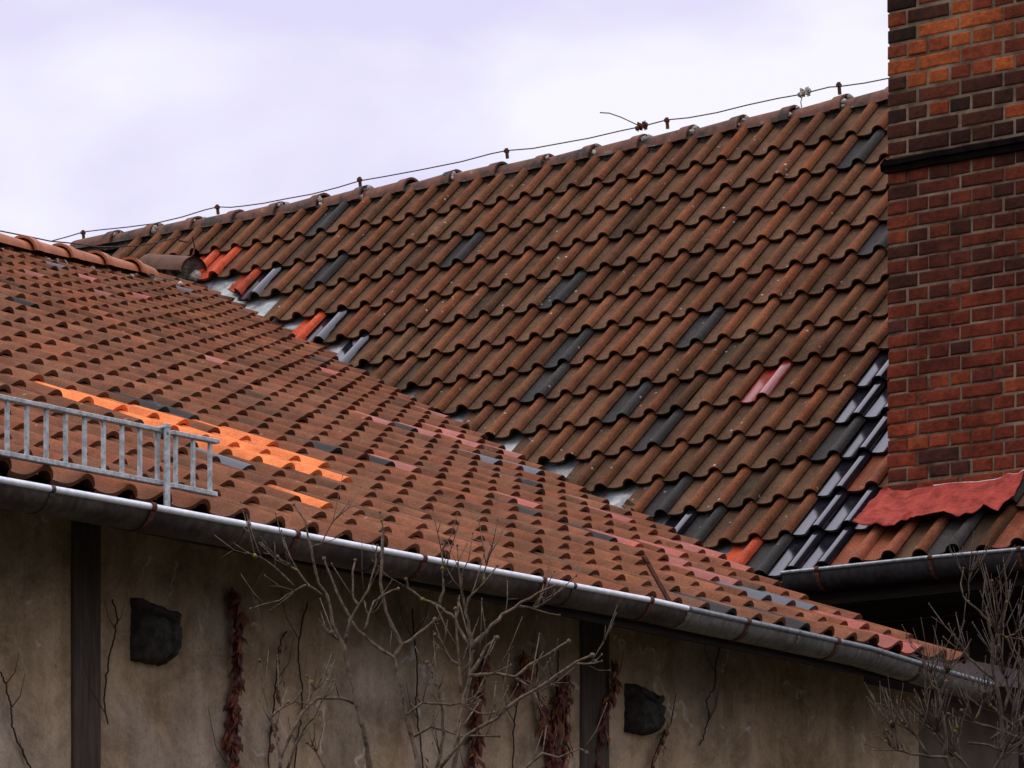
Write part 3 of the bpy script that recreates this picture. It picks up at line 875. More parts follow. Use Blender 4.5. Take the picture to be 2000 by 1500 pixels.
# ------------------------------------------------------------------ brick tower
T0 = posM(31.9, 11.3, 0.0)
sT = T0 @ A
xl = on_plane(1733, 700, A, sT)
b_left = xl @ B
TW, TD = 2.3, 1.5
tower = empty('brick_tower', tuple(at(sT, b_left, 0)), 'square red brick tower rising through the main roof beside the black glazed tiles', 'tower')
core = MB()
zbase, ztop = T0[2] - 0.12, 9.6
core.box(at(sT + 0.005, b_left - 0.010, zbase), A * TD, -B * (TW - 0.02), Z * (ztop - zbase - 0.02))
core.build('mortar', M_MORTAR, tower)
zband = on_plane(1733, 318, A, sT)[2]
zcut = on_plane(1733, 190, A, sT)[2]
zlow = on_plane(1733, 600, A, sT)[2]
bk = MB()
def brick_col(s, z, dark_left):
    """fired colours, soot-blackened courses near the drip band and along the corner"""
    u = nrs.rand()
    def pick(lst, w):
        return np.array(lst[nrs.choice(len(lst), p=np.array(w) / sum(w))])
    if z > zcut:
        c = pick([(0.42, 0.105, 0.025), (0.30, 0.068, 0.024), (0.22, 0.048, 0.02), (0.12, 0.035, 0.02)], [4, 4, 2, 0.8])
        if s < 0.16 and nrs.rand() < 0.8: c = pick([(0.045, 0.020, 0.010), (0.080, 0.028, 0.013), (0.15, 0.04, 0.016)], [3, 3, 1])
    elif z > zband - 0.10:
        c = pick([(0.085, 0.027, 0.012), (0.12, 0.032, 0.014), (0.048, 0.020, 0.010), (0.34, 0.07, 0.02)], [4, 3, 2, 0.35])
        if z < zband + 0.1: c = c * 0.6
    elif z > zlow:
        k = (z - zlow) / (zband - zlow)
        c = pick([(0.16, 0.036, 0.014), (0.12, 0.029, 0.013), (0.075, 0.023, 0.011), (0.22, 0.05, 0.018)], [3, 3, 1.5 + 1.5 * k, 1])
        if s > 0.75: c = c * (0.5 + 0.3 * (1 - k))
    else:
        c = pick([(0.25, 0.048, 0.018), (0.20, 0.040, 0.017), (0.15, 0.034, 0.018), (0.30, 0.070, 0.02), (0.09, 0.028, 0.018)], [5, 5, 2.0, 0.5, 0.4])
    return c * math.exp(nrs.normal(0, 0.14)) * 0.84
def brick(s0, s1, z0, z1, face='front'):
    """one brick with worn edges; s runs to the right along the face"""
    jn = [nrs.normal(0, 0.0020) for _ in range(6)]
    pr = nrs.normal(0, 0.0015)
    c = brick_col(s0, z0, 0)
    w = 0.009
    if face == 'front':
        def P(s, o_, z): return at(sT - o_ , b_left - s, z)
    else:
        def P(s, o_, z): return at(sT + s, b_left + o_ - (0 if face == 'left' else 0), z)
    a0, a1, y0, y1 = s0 + jn[0], s1 + jn[1], z0 + jn[2], z1 + jn[3]
    rings = []
    for (e, dp) in ((0.0, -0.03), (0.0, -0.004 + pr), (w * 0.45, pr), (w * 1.1, 0.0012 + pr)):
        wob = [nrs.normal(0, 0.0009) for _ in range(8)]
        rings.append([P(a0 + e + wob[0], dp, y0 + e + wob[1]), P((a0 + a1) / 2, dp, y0 + e + wob[6]), P(a1 - e + wob[2], dp, y0 + e + wob[3]), P(a1 - e, dp, (y0 + y1) / 2), P(a1 - e + wob[4], dp, y1 - e + wob[5]),
                      P((a0 + a1) / 2, dp, y1 - e + wob[7]), P(a0 + e, dp, y1 - e), P(a0 + e, dp, (y0 + y1) / 2)])
    vs = [q for r_ in rings for q in r_] + [P((a0 + a1) / 2, 0.0018 + pr, (y0 + y1) / 2)]
    fs = [(k * 8 + q, k * 8 + (q + 1) % 8, (k + 1) * 8 + (q + 1) % 8, (k + 1) * 8 + q) for k in range(3) for q in range(8)]
    fs += [(24 + q, 24 + (q + 1) % 8, 32) for q in range(8)]
    if face == 'left': fs = [f[::-1] for f in fs]
    bk.add(vs, fs, 0, tuple(c))
STR, HDR, JT = 0.268, 0.134, 0.0140
z = on_plane(1735, 653, A, sT)[2] - 0.0822 * 13
row = 0
while z < ztop - 0.1:
    up_ = z > zband
    ch = 0.0890 if up_ else 0.0822
    jt = JT * (1.1 if up_ else 0.9)
    z1 = z + ch - jt
    stretch = (row % 2 == 0)
    s = 0.0
    first = True
    while s < TW - 0.02:
        L = (HDR * 1.47 if first else STR) if stretch else HDR * (1.0 if not first else 0.98)
        if up_ and not first and nrs.rand() < 0.12: L = HDR if stretch else STR
        e = min(s + L, TW)
        brick(s, e - jt * nrs.uniform(0.7, 1.1), z, z1)
        s = e; first = False
    s = 0.0
    first = True
    while s < TD - 0.02:
        L = (HDR if first else STR) if not stretch else HDR
        e = min(s + L, TD)
        if s > 0.001 or True: brick(s + 0.012, e - jt, z, z1, 'left')
        s = e; first = False
    z += ch
    row += 1
bk.build('brickwork', M_BRICK, tower, colour=True)
# drip band: dark, slightly projecting, with a ragged underside
d = MB()
h0 = on_plane(1733, 340, A, sT)[2]; h1 = on_plane(1733, 312, A, sT)[2]
rows = []
hm = (h0 + h1) / 2
for z_, o_ in ((h0, 0.004), (h0 + 0.002, 0.016), (hm - 0.004, 0.018), (hm, 0.034), (h1 - 0.012, 0.032), (h1, 0.002)):
    rows.append([at(sT - o_ - 0.003 * noise.noise(Vector((s * 6, z_ * 9, 0))), b_left + 0.012 - s, z_ + 0.006 * noise.noise(Vector((s * 5, 1, z_)))) for s in np.linspace(0, TW + 0.02, 40)])
d.grid(np.array(rows))
rows = [[at(sT - 0.03 + s, b_left + o_, z_) for s in np.linspace(0, TD, 20)] for z_, o_ in ((h0, 0.004), (h0 + 0.01, 0.024), (h0 + 0.05, 0.03), (h1, 0.002))]
d.grid(np.array(rows))
o = d.build('drip_band', M_DARKBAND, tower)
o['label'] = 'black projecting drip band round the brick tower'

# red lead apron at the tower's foot
topl = [(1722, 962), (1729, 946), (1740, 957), (1752, 969), (1778, 968), (1800, 961), (1826, 955), (1860, 951), (1900, 950), (1935, 949), (1958, 940), (1980, 926), (2000, 916)]
botl = [(1665, 1018), (1683, 1024), (1712, 1022), (1736, 1029), (1758, 1026), (1776, 1008), (1800, 1010), (1843, 998), (1868, 1008), (1893, 1005), (1921, 985), (1950, 998), (1978, 972)]
rows = []
K = len(topl)
R = 34
for r in range(R):
    f = r / (R - 1.0)
    row = []
    for q in np.linspace(0, K - 1, 121):
        k0 = int(min(q, K - 2)); fr_ = q - k0
        tx = topl[k0][0] * (1 - fr_) + topl[k0 + 1][0] * fr_; ty = topl[k0][1] * (1 - fr_) + topl[k0 + 1][1] * fr_
        bx = botl[k0][0] * (1 - fr_) + botl[k0 + 1][0] * fr_; by = botl[k0][1] * (1 - fr_) + botl[k0 + 1][1] * fr_
        Pt = on_plane(tx, ty, A, sT - 0.03)
        # lies over the rolls of the course beneath
        nn = nM; dd = (posM(32.0, 12.2, 0.02) - LIFT) @ nn
        Pb = on_plane(bx, by, nn, dd)
        # concave sweep from the wall out over the tiles
        g_ = f ** 1.25
        Pp = Pt * (1 - g_) + Pb * g_
        Pp = Pp - 0.030 * math.sin(math.pi * f) * nM * 1.0
        cr_ = 0.014 * noise.noise(Vector((q * 1.1, f * 3, 0))) + 0.006 * noise.noise(Vector((q * 0.6, f * 14, 2)))
        if q < 14: cr_ = cr_ * 2.4 + 0.02 * noise.noise(Vector((q * 0.9, f * 5, 7)))
        Pp = Pp + nM * cr_
        low_ = (Pp - LIFT) @ nM - dd
        if low_ < -0.004: Pp = Pp + nM * (-0.004 - low_ + 0.3 * cr_)
        Pp = Pp + nM * 0.0022 * math.sin(f * 75 + 3 * noise.noise(Vector((q * 0.3, f * 2, 4))))
        row.append(Pp)
    rows.append(row)
rows = np.array(rows)
d = MB()
d.grid(rows)
d.tube([p + 0.002 * Z for p in rows[0][60:]], 0.0042, 5, mi=1)
o = d.build('apron_flashing', [M_APRON, M_APRON_EDGE], tower, smooth=True)
o['label'] = 'crumpled red painted lead apron spread over the tiles at the tower foot'
sol = o.modifiers.new('thickness', 'SOLIDIFY'); sol.thickness = 0.004

# ------------------------------------------------------------------ snow guard
sg = empty('snow_guard', tuple(at(S0 - 0.6, B0, 0)), 'galvanized ladder shaped snow guard standing at the left eave', 'snow guard')
def sgp(x, y, off=0.0): return on_plane(x, y, B, B0 - 0.01 - off)
def ext(p, q, k): return p + (p - q) * k
t0, t1, t2 = sgp(0, 776), sgp(318, 842), sgp(424, 863)
b0_, b1_, b2_ = sgp(0, 885), sgp(318, 945), sgp(420, 966)
d = MB()
def flat(mb, a, b, w, t, mi=0):
    """rectangular bar from a to b: w high, t deep"""
    dirv = (b - a) / np.linalg.norm(b - a)
    side = np.cross(dirv, Z); side /= np.linalg.norm(side); upv = np.cross(side, dirv)
    mb.box(a - side * t / 2 - upv * w / 2, b - a, side * t, upv * w, mi)
flat(d, ext(t0, t1, 1.4), t1, 0.016, 0.030); o = d.build('top_rail', M_ZINC, sg); bevel(o, 0.003, 2)
d = MB(); flat(d, t1 + (t2 - t1) * 0.14, t2, 0.016, 0.030); o = d.build('top_rail', M_ZINC, sg); bevel(o, 0.003, 2)
d = MB(); flat(d, ext(b0_, b1_, 1.4), b1_, 0.018, 0.030); o = d.build('bottom_rail', M_ZINC, sg); bevel(o, 0.003, 2)
d = MB(); flat(d, b1_ + (b2_ - b1_) * 0.14, b2_, 0.018, 0.030); o = d.build('bottom_rail', M_ZINC, sg); bevel(o, 0.003, 2)
def vbar(mb, s, z0, z1, w, t, lean=0.0):
    mb.box(at(s - w / 2, B0 - 0.01 - t / 2, z0), A * w, B * t, Z * (z1 - z0) + A * lean)
xs = [14, 52, 90, 128, 165, 202, 238, 273, 307, 343, 377, 410]
svals = [sgp(x, 850)@A for x in xs]
st = svals[1] - svals[0]
svals = [svals[0] - st * k for k in range(14, 0, -1)] + svals
for s in svals:
    pz = lambda a, b: np.interp(s, [ext(a, b, 1.4) @ A, a @ A, b @ A], [ext(a, b, 1.4)[2], a[2], b[2]])
    zt = np.interp(s, [ext(t0, t1, 1.4) @ A, t0 @ A, t1 @ A, t2 @ A], [ext(t0, t1, 1.4)[2], t0[2], t1[2], t2[2]])
    zb = np.interp(s, [ext(b0_, b1_, 1.4) @ A, b0_ @ A, b1_ @ A, b2_ @ A], [ext(b0_, b1_, 1.4)[2], b0_[2], b1_[2], b2_[2]])
    d = MB(); vbar(d, s, zb + 0.008, zt - 0.007, 0.0135, 0.012)
    d.build('baluster', M_ZINC, sg)
d = MB()
ps = sgp(326, 900, 0.03)
zt, zb = sgp(326, 838)[2], sgp(325, 992, 0.03)[2]
s = ps @ A
d.box(at(s - 0.014, B0 - 0.045, zb), A * 0.028, B * 0.010, Z * (zt - zb + 0.012))
d.box(at(s - 0.018, B0 - 0.045, zt - 0.008), A * 0.036, B * 0.055, Z * 0.010)
d.box(at(s - 0.016, B0 + 0.002, zt - 0.045), A * 0.032, B * 0.008, Z * 0.045)
d.tube([at(s, B0 - 0.052, zt - 0.022), at(s, B0 - 0.045, zt - 0.022)], 0.007, 8)
o = d.build('post', M_ZINC, sg); bevel(o, 0.0025, 2)

# rusty bar left standing at the eave
d = MB()
a_, b_ = on_plane(1259, 1088, B, B0 - 0.0), on_plane(1312, 1182, B, B0 - 0.03)
dirv = (b_ - a_) / np.linalg.norm(b_ - a_)
d.box(a_ - 0.014 * A, b_ - a_, A * 0.026 + Z * 0.010, B * 0.008)
d.box(a_ - 0.016 * A - 0.004 * B, dirv * 0.03, A * 0.034, B * 0.014)
o = d.build('roof_hook', M_RUST)
bevel(o, 0.002, 1)
tag(o, 'rusty flat iron bar leaning over the wing eave above the gutter', 'roof hook')

# ------------------------------------------------------------------ lightning conductors
sR = (posM(5, -1.5, 0) @ A)
def rp(x, y): 
    # vertical plane through the main ridge (slightly bowed)
    P_ = on_plane(x, y, A, sR)
    i = (P_ - LIFT - PM0) @ uM / WM
    return on_plane(x, y, A, posM(i, -1.5, 0) @ A)
lc = empty('lightning_conductor', tuple(rp(990, 300)), 'thin rusty lightning wire on short holders along the main ridge', 'lightning conductor')
wire_px = [(100, 471), (133, 462), (163, 453), (195, 449), (245, 444), (300, 437), (355, 424), (400, 410), (425, 404), (450, 405), (478, 402), (515, 397), (560, 388), (610, 379), (660, 366), (703, 353), (750, 345), (815, 333), (900, 316), (960, 300), (990, 294), (1040, 290), (1100, 279), (1150, 270), (1210, 256), (1253, 247), (1303, 234), (1345, 230), (1400, 220), (1460, 205), (1520, 192), (1555, 186), (1580, 180), (1620, 170), (1639, 169), (1690, 162), (1740, 152), (1800, 141)]
d = MB(); d.tube([rp(x, y) for x, y in wire_px], 0.0042, 6)
d.build('wire', M_WIRE, lc, smooth=True)
for x, y0, y1 in ((163, 450, 468), (425, 400, 415), (703, 346, 364), (990, 290, 306), (1303, 230, 248), (1639, 161, 181)):
    d = MB()
    pt_, pb_ = rp(x, y0), rp(x + 2, y1 + 4)
    d.box(pb_ - A * 0.012 + B * 0.010, -B * 0.021, A * 0.012, pt_ - pb_)
    d.box(pt_ - A * 0.02 + B * 0.013 - Z * 0.03, -B * 0.027, A * 0.03, Z * 0.02)
    d.build('holder', M_RUST, lc)
for x, y in ((1253, 247), (1571, 181)):
    d = MB()
    c = rp(x, y)
    d.tube([c + B * 0.045 - Z * 0.008, c - B * 0.045 + Z * 0.008], 0.016, 7)
    for k in (-1, 1):
        d.box(c - B * 0.02 * k - A * 0.025 - Z * 0.02, -B * 0.012, A * 0.05, Z * 0.045)
        d.tube([c - B * 0.028 * k - Z * 0.03, c - B * 0.028 * k + Z * 0.035], 0.005, 6)
    o = d.build('clamp', M_RUST if x < 1400 else M_WHITE_MORTAR, lc)
d = MB(); d.tube([rp(x, y) for x, y in ((1172, 220), (1190, 221), (1213, 229), (1243, 243), (1253, 247))], 0.0042, 6); d.build('stub_wire', M_WIRE, lc, smooth=True)
d = MB(); d.tube([rp(x, y) for x, y in ((1567, 188), (1564, 200), (1566, 210))], 0.004, 6); d.build('stub_wire', M_WHITE_MORTAR, lc, smooth=True)
nrl = np.cross(A, RL[3] - RL[1]); 
bR2 = posL(46, ridge_j(46), 0) @ B
w2 = empty('earthing_wire', tuple(on_plane(100, 472, B, bR2 - 0.1)), 'thin rusty wire running down over the orange ridge tiles of the wing', 'wire')
d = MB(); d.tube([on_plane(x, y, B, bR2 - 0.12) for x, y in ((-60, 440), (0, 451), (30, 457), (60, 463), (98, 471), (140, 475), (190, 482), (230, 482), (280, 479), (330, 468), (352, 460))], 0.0045, 6)
d.build('wire', M_WIRE, w2, smooth=True)
d = MB(); d.tube([on_plane(x, y, B, bR2 - 0.12) for x, y in ((352, 460), (345, 462), (350, 470), (366, 473), (375, 462), (380, 480), (378, 495), (372, 503))], 0.006, 6)
d.build('wire_end', M_RUST, w2, smooth=True)

# ------------------------------------------------------------------ dead creepers on the wall
def leaf(mb, c, size, droop, ang, colr):
    """one shrivelled, folded leaf with a pointed tip"""
    a = np.array([math.cos(ang) * 1.0, 0, 0])
    side = A * math.cos(ang) + B * math.sin(ang) * 0.8
    side /= np.linalg.norm(side)
    dn = -Z * droop + side * (1 - droop) * (1 if nrs.rand() < 0.5 else -1)
    dn /= np.linalg.norm(dn)
    out_ = -B * nrs.uniform(0.1, 0.5)
    w = size * nrs.uniform(0.12, 0.30)
    p0 = c; p1 = c + dn * size * 0.45 + out_ * size * 0.4; p2 = c + dn * size
    l = p1 + side * w - out_ * w * 0.6; r = p1 - side * w - out_ * w * 0.4
    l2 = c + dn * size * 0.2 + side * w * 0.5; r2 = c + dn * size * 0.2 - side * w * 0.5
    mb.add([p0, l2, l, p2, r, r2, p1], [(0, 1, 2, 6), (6, 2, 3), (0, 6, 4, 5), (6, 3, 4)], 0, colr)
LEAFC = [(0.085, 0.018, 0.009), (0.13, 0.028, 0.011), (0.20, 0.055, 0.016), (0.05, 0.014, 0.009), (0.28, 0.09, 0.022)]
def creeper(stem_px, dens, size, label, twigs=3, wpx=10, gaps=None):
    pts = [wallpt(x, y, 0.02 + 0.01 * math.sin(k)) for k, (x, y) in enumerate(stem_px)]
    e = empty('dead_creeper', tuple(pts[-1]), label, 'creeper', 'withered creepers on the wing wall')
    # fine wandering stem
    fine_ = []
    for a, b in zip(pts[:-1], pts[1:]):
        for q in range(6):
            f = q / 6.0
            fine_.append(a + (b - a) * f + A * nrs.normal(0, 0.003) + Z * nrs.normal(0, 0.003))
    fine_.append(pts[-1])
    d = MB(); d.tube(fine_, 0.0035, 5)
    for q in range(twigs):
        k = nrs.randint(2, len(fine_) - 2)
        p = fine_[k]; L = nrs.uniform(0.1, 0.3); sg_ = 1 if nrs.rand() < 0.5 else -1
        tw = [p, p + A * sg_ * L * 0.3 + Z * L * 0.3, p + A * sg_ * L * 0.45 + Z * L * 0.8]
        d.tube(tw, [0.0025, 0.002, 0.001], 4)
    d.build('stem', M_VINE, e)
    if dens > 0:
        d = MB()
        tot = len(fine_)
        nl = int(0.85 * dens * sum(np.linalg.norm(b - a) for a, b in zip(fine_[:-1], fine_[1:])))
        for q in range(nl):
            u = nrs.rand()
            if gaps and any(g0 < u < g1 for g0, g1 in gaps): continue
            x = u * (tot - 1); k = int(x); f = x - k
            p = fine_[k] * (1 - f) + fine_[min(k + 1, tot - 1)] * f
            clump = 0.6 + 0.6 * noise.noise(Vector((u * 9, stem_px[0][0], 0)))
            p = p + A * nrs.normal(0, wpx * 0.0019 * 0.5) * clump - B * abs(nrs.normal(0, 0.015))
            leaf(d, p, size * 1.25 * nrs.uniform(0.4, 1.35), nrs.uniform(0.45, 1.0), nrs.uniform(-0.9, 0.9), LEAFC[nrs.choice(5, p=[.3, .32, .2, .13, .05])])
        d.build('leaves', M_LEAF, e, colour=True)
creeper([(452, 1150), (460, 1215), (456, 1270), (460, 1320), (450, 1370), (455, 1400), (444, 1440), (452, 1480), (448, 1560)], 620, 0.045, 'dense strand of rust brown dead leaves left of the bare shrub', wpx=11)
creeper([(560, 1230), (545, 1262), (540, 1320), (535, 1370), (528, 1420), (526, 1470), (525, 1560)], 50, 0.03, 'thin nearly leafless stem hanging just right of the dense leafy strand', wpx=4)
creeper([(944, 1270), (938, 1305), (926, 1330), (930, 1375), (920, 1410), (922, 1450), (915, 1490), (918, 1560)], 420, 0.045, 'rusty leaf strand hanging behind the tallest bare branches', wpx=9, gaps=[(0.36, 0.42), (0.58, 0.63)])
creeper([(1022, 1270), (1018, 1310), (1014, 1350), (1006, 1400), (1002, 1450), (1000, 1560)], 190, 0.045, 'sparse strand with a few brown leaves at its upper end', wpx=8, gaps=[(0.38, 1)])
creeper([(1050, 1260), (1048, 1330), (1052, 1370), (1060, 1420), (1066, 1450), (1072, 1500), (1070, 1560)], 330, 0.042, 'creeper strand widening into a heap of leaves near the picture bottom', wpx=13, gaps=[(0, 0.28)])
creeper([(1090, 1270), (1088, 1330), (1085, 1370), (1078, 1415), (1075, 1460), (1070, 1500), (1072, 1560)], 520, 0.045, 'thickest leafy creeper close to the left side of the far timber post', wpx=16, gaps=[(0, 0.16)])
creeper([(1104, 1320), (1100, 1380), (1105, 1430), (1098, 1480), (1100, 1560)], 330, 0.042, 'narrow leafy strand between the thickest creeper and the far post', wpx=8)
creeper([(1196, 1290), (1197, 1330), (1188, 1365), (1175, 1400), (1168, 1450), (1160, 1560)], 200, 0.045, 'scattered orange brown leaves crossing the far timber post', wpx=12)
creeper([(1298, 1425), (1288, 1450), (1276, 1480), (1268, 1520), (1262, 1560)], 200, 0.028, 'short leafy runner hanging from the right hand stone block', wpx=4)
creeper([(220, 1170), (230, 1210), (222, 1245), (212, 1290), (205, 1350), (202, 1370), (211, 1415)], 0, 0.03, 'bare thin tendril beside the near timber post', wpx=4)
creeper([(0, 1310), (12, 1340), (22, 1380), (24, 1410), (34, 1450), (50, 1480), (64, 1510)], 0, 0.03, 'bare knotted tendril at the far left edge', wpx=4)
creeper([(600, 1180), (585, 1240), (582, 1290), (590, 1340), (590, 1395), (580, 1450), (570, 1560)], 0, 0.03, 'long bare tendril behind the left hand shrub branches', wpx=4)
creeper([(805, 1190), (812, 1270), (816, 1330), (812, 1370), (820, 1440), (828, 1520)], 20, 0.03, 'bare tendril between the two main shrub stems', wpx=4)
creeper([(1405, 1265), (1398, 1300), (1396, 1340), (1380, 1370), (1384, 1400), (1376, 1435), (1366, 1455)], 0, 0.03, 'bare forked tendril on the wall right of the second stone block', wpx=4)

# ------------------------------------------------------------------ bare shrubs in front of the wall
def shrub(name_label, lines, depth, mats, base_px, twig_n, seed, group='leafless shrubs before the wall'):
    r_ = np.random.RandomState(seed)
    root = np.array([(base_px - 1000) / F * depth, depth, 0.0])
    e = empty('bare_shrub', tuple(root), name_label, 'shrub', group)
    mb = MB(); lich = MB()
    allp = []
    def world(x, y, dd): return np.array([(x - 1000) / F * dd, dd, (HY - y) / F * dd + EYE])
    def grow(pts, r0, r1):
        # subdivide with knobbly jitter
        fine_ = []
        for a, b in zip(pts[:-1], pts[1:]):
            n_ = max(2, int(np.linalg.norm(b - a) / 0.03))
            for q in range(n_):
                fine_.append(a + (b - a) * q / n_ + r_.normal(0, 0.0016, 3))
        fine_.append(pts[-1])
        rr = np.linspace(r0 * (0.95 if r0 > 0.015 else 0.7), r1 * 0.62, len(fine_)) * (1 + 0.12 * r_.normal(0, 1, len(fine_)).clip(-1.5, 2))
        mb.tube(fine_, list(rr), 6)
        return fine_
    for ln, r0, r1, dz in lines:
        n_ = len(ln)
        ds = depth + dz + np.cumsum(r_.normal(0, 0.014, n_))
        pts = [world(x, y, dd) for (x, y), dd in zip(ln, ds)]
        fine_ = grow(pts, r0, r1)
        # swollen end bud
        blob_strip(mb, pts[-1], 0.3, max(r1 * 1.35, 0.003), seed=int(ln[0][0]))
        allp.append((fine_, r0, r1))
    # side twigs
    for q in range(twig_n):
        fine_, r0, r1 = allp[r_.randint(len(allp))]
        if len(fine_) < 5: continue
        k = r_.randint(2, len(fine_) - 1)
        p = fine_[k]
        dirv = fine_[k] - fine_[k - 2]; dirv /= (np.linalg.norm(dirv) + 1e-9)
        sd = r_.normal(0, 1, 3); sd -= dirv * (sd @ dirv); sd /= np.linalg.norm(sd)
        v = dirv * 0.6 + sd * 0.6 + Z * 0.45; v /= np.linalg.norm(v)
        L = r_.uniform(0.04, 0.17)
        rr0 = min(r_.uniform(0.0012, 0.0026), (r0 + r1) / 2 * 0.5)
        p1 = p + v * L * 0.5 + r_.normal(0, 0.006, 3); p2 = p1 + (v + Z * 0.3) * L * 0.5
        mb.tube([p, p1, p2], [rr0, rr0 * 0.85, rr0 * 0.6], 5)
        blob_strip(mb, p2, 0.3, rr0 * 1.15, seed=q, sq=(1, 1, 1.7))
        if r_.rand() < 0.45:
            v2 = v + r_.normal(0, 0.5, 3); v2 /= np.linalg.norm(v2)
            mb.tube([p1, p1 + v2 * L * 0.35], [rr0 * 0.8, rr0 * 0.5], 5)
    for q in range(int(twig_n * 0.10)):
        fine_, r0, r1 = allp[r_.randint(len(allp))]
        p = fine_[r_.randint(len(fine_))]
        blob_strip(mb, p, 0.9, r_.uniform(0.003, 0.007), mi=1, seed=q)
    mb.build('branches', [mats, M_LICHEN], e, smooth=True)
    return e
C = [
 ([(760, 2700), (712, 2000), (722, 1500), (712, 1440), (705, 1413), (688, 1340), (672, 1266), (649, 1217), (638, 1164), (621, 1140), (607, 1070), (595, 1020), (574, 985)], 0.030, 0.004, 0.0),
 ([(770, 2700), (800, 2000), (817, 1500), (806, 1451), (791, 1395), (782, 1332), (771, 1287), (743, 1270), (698, 1231), (666, 1175), (642, 1119), (633, 1091)], 0.026, 0.005, 0.1),
 ([(771, 1287), (785, 1259), (766, 1220), (754, 1196), (745, 1140), (749, 1070), (750, 1035), (742, 1000)], 0.010, 0.003, 0.1),
 ([(785, 1259), (806, 1250), (824, 1231), (850, 1210)], 0.008, 0.006, 0.15),
 ([(790, 2700), (880, 2000), (888, 1500), (894, 1430), (908, 1360), (918, 1315), (920, 1266), (918, 1230), (908, 1196), (915, 1168), (943, 1140), (971, 1105)], 0.030, 0.004, -0.1),
 ([(920, 1266), (950, 1234), (972, 1208), (988, 1196), (1020, 1178), (1050, 1158), (1086, 1143)], 0.011, 0.005, -0.1),
 ([(918, 1318), (936, 1290), (950, 1262), (971, 1246)], 0.010, 0.006, -0.15),
 ([(918, 1319), (940, 1317), (970, 1316), (1006, 1322), (1030, 1302), (1051, 1290), (1080, 1270), (1111, 1252)], 0.009, 0.005, -0.2),
 ([(1006, 1322), (1040, 1345), (1066, 1360)], 0.006, 0.003, -0.2),
 ([(860, 1500), (911, 1437), (971, 1402), (1020, 1360), (1048, 1346), (1090, 1317), (1130, 1292), (1157, 1280)], 0.009, 0.006, -0.25),
 ([(1126, 1296), (1145, 1298), (1163, 1292)], 0.005, 0.005, -0.25),
 ([(901, 1350), (900, 1325), (897, 1297), (892, 1240), (890, 1189)], 0.008, 0.005, 0.0),
 ([(915, 1259), (894, 1224), (878, 1200), (859, 1185), (825, 1168), (796, 1147), (793, 1131)], 0.009, 0.004, 0.05),
 ([(859, 1185), (866, 1154), (864, 1110), (862, 1080), (868, 1055)], 0.007, 0.004, 0.05),
 ([(897, 1297), (880, 1290), (866, 1262), (850, 1240)], 0.007, 0.005, 0.1),
 ([(850, 1520), (866, 1434), (866, 1400), (859, 1367), (850, 1330), (841, 1308), (834, 1294)], 0.011, 0.005, 0.2),
 ([(796, 1395), (824, 1371), (860, 1376), (897, 1374), (935, 1392), (965, 1392)], 0.007, 0.004, 0.1),
 ([(806, 1440), (840, 1420), (866, 1425), (900, 1438), (975, 1438)], 0.007, 0.004, 0.2),
 ([(693, 1374), (660, 1364), (623, 1362), (605, 1375), (591, 1392), (560, 1450), (546, 1490), (540, 1560)], 0.008, 0.010, 0.0),
 ([(591, 1392), (612, 1350), (640, 1328)], 0.005, 0.003, 0.0),
 ([(615, 1346), (600, 1320)], 0.004, 0.003, 0.0),
 ([(672, 1255), (680, 1225), (691, 1200), (704, 1176), (719, 1154), (728, 1120), (735, 1091), (737, 1065)], 0.009, 0.003, 0.05),
 ([(712, 1232), (719, 1200), (731, 1175), (754, 1161), (778, 1150)], 0.006, 0.004, 0.05),
 ([(701, 1184), (690, 1168), (688, 1140), (694, 1094)], 0.006, 0.004, 0.05),
 ([(627, 1160), (602, 1143), (580, 1115), (560, 1100), (542, 1087)], 0.006, 0.004, -0.05),
 ([(602, 1143), (577, 1152), (545, 1172), (490, 1189)], 0.005, 0.003, -0.05),
 ([(574, 1143), (540, 1108), (510, 1090), (484, 1080)], 0.005, 0.003, -0.1),
 ([(672, 1255), (650, 1240), (648, 1236)], 0.007, 0.006, 0),
 ([(549, 1510), (540, 1440), (528, 1402), (517, 1350), (507, 1290)], 0.009, 0.004, -0.3),
 ([(532, 1399), (548, 1383), (563, 1371)], 0.006, 0.004, -0.3),
 ([(560, 1510), (575, 1460), (590, 1430), (612, 1400), (650, 1330)], 0.008, 0.003, -0.25),
 ([(640, 1510), (618, 1470), (600, 1450)], 0.006, 0.004, -0.2),
 ([(1000, 1520), (1060, 1470), (1090, 1478), (1130, 1462), (1145, 1470)], 0.007, 0.005, -0.3),
 ([(943, 1140), (945, 1120), (952, 1090), (962, 1060)], 0.005, 0.003, -0.1),
 ([(908, 1196), (905, 1170), (896, 1130), (893, 1065)], 0.006, 0.003, -0.1),
 ([(1010, 1183), (1040, 1190), (1063, 1178), (1058, 1168)], 0.006, 0.004, -0.1),
 ([(607, 1070), (630, 1060), (650, 1020), (682, 980)], 0.004, 0.002, 0.0),
]
shrub('bare knobbly grey shrub reaching over the wing gutter in the middle', C, 11.6, M_BARK, 780, 150, 3)
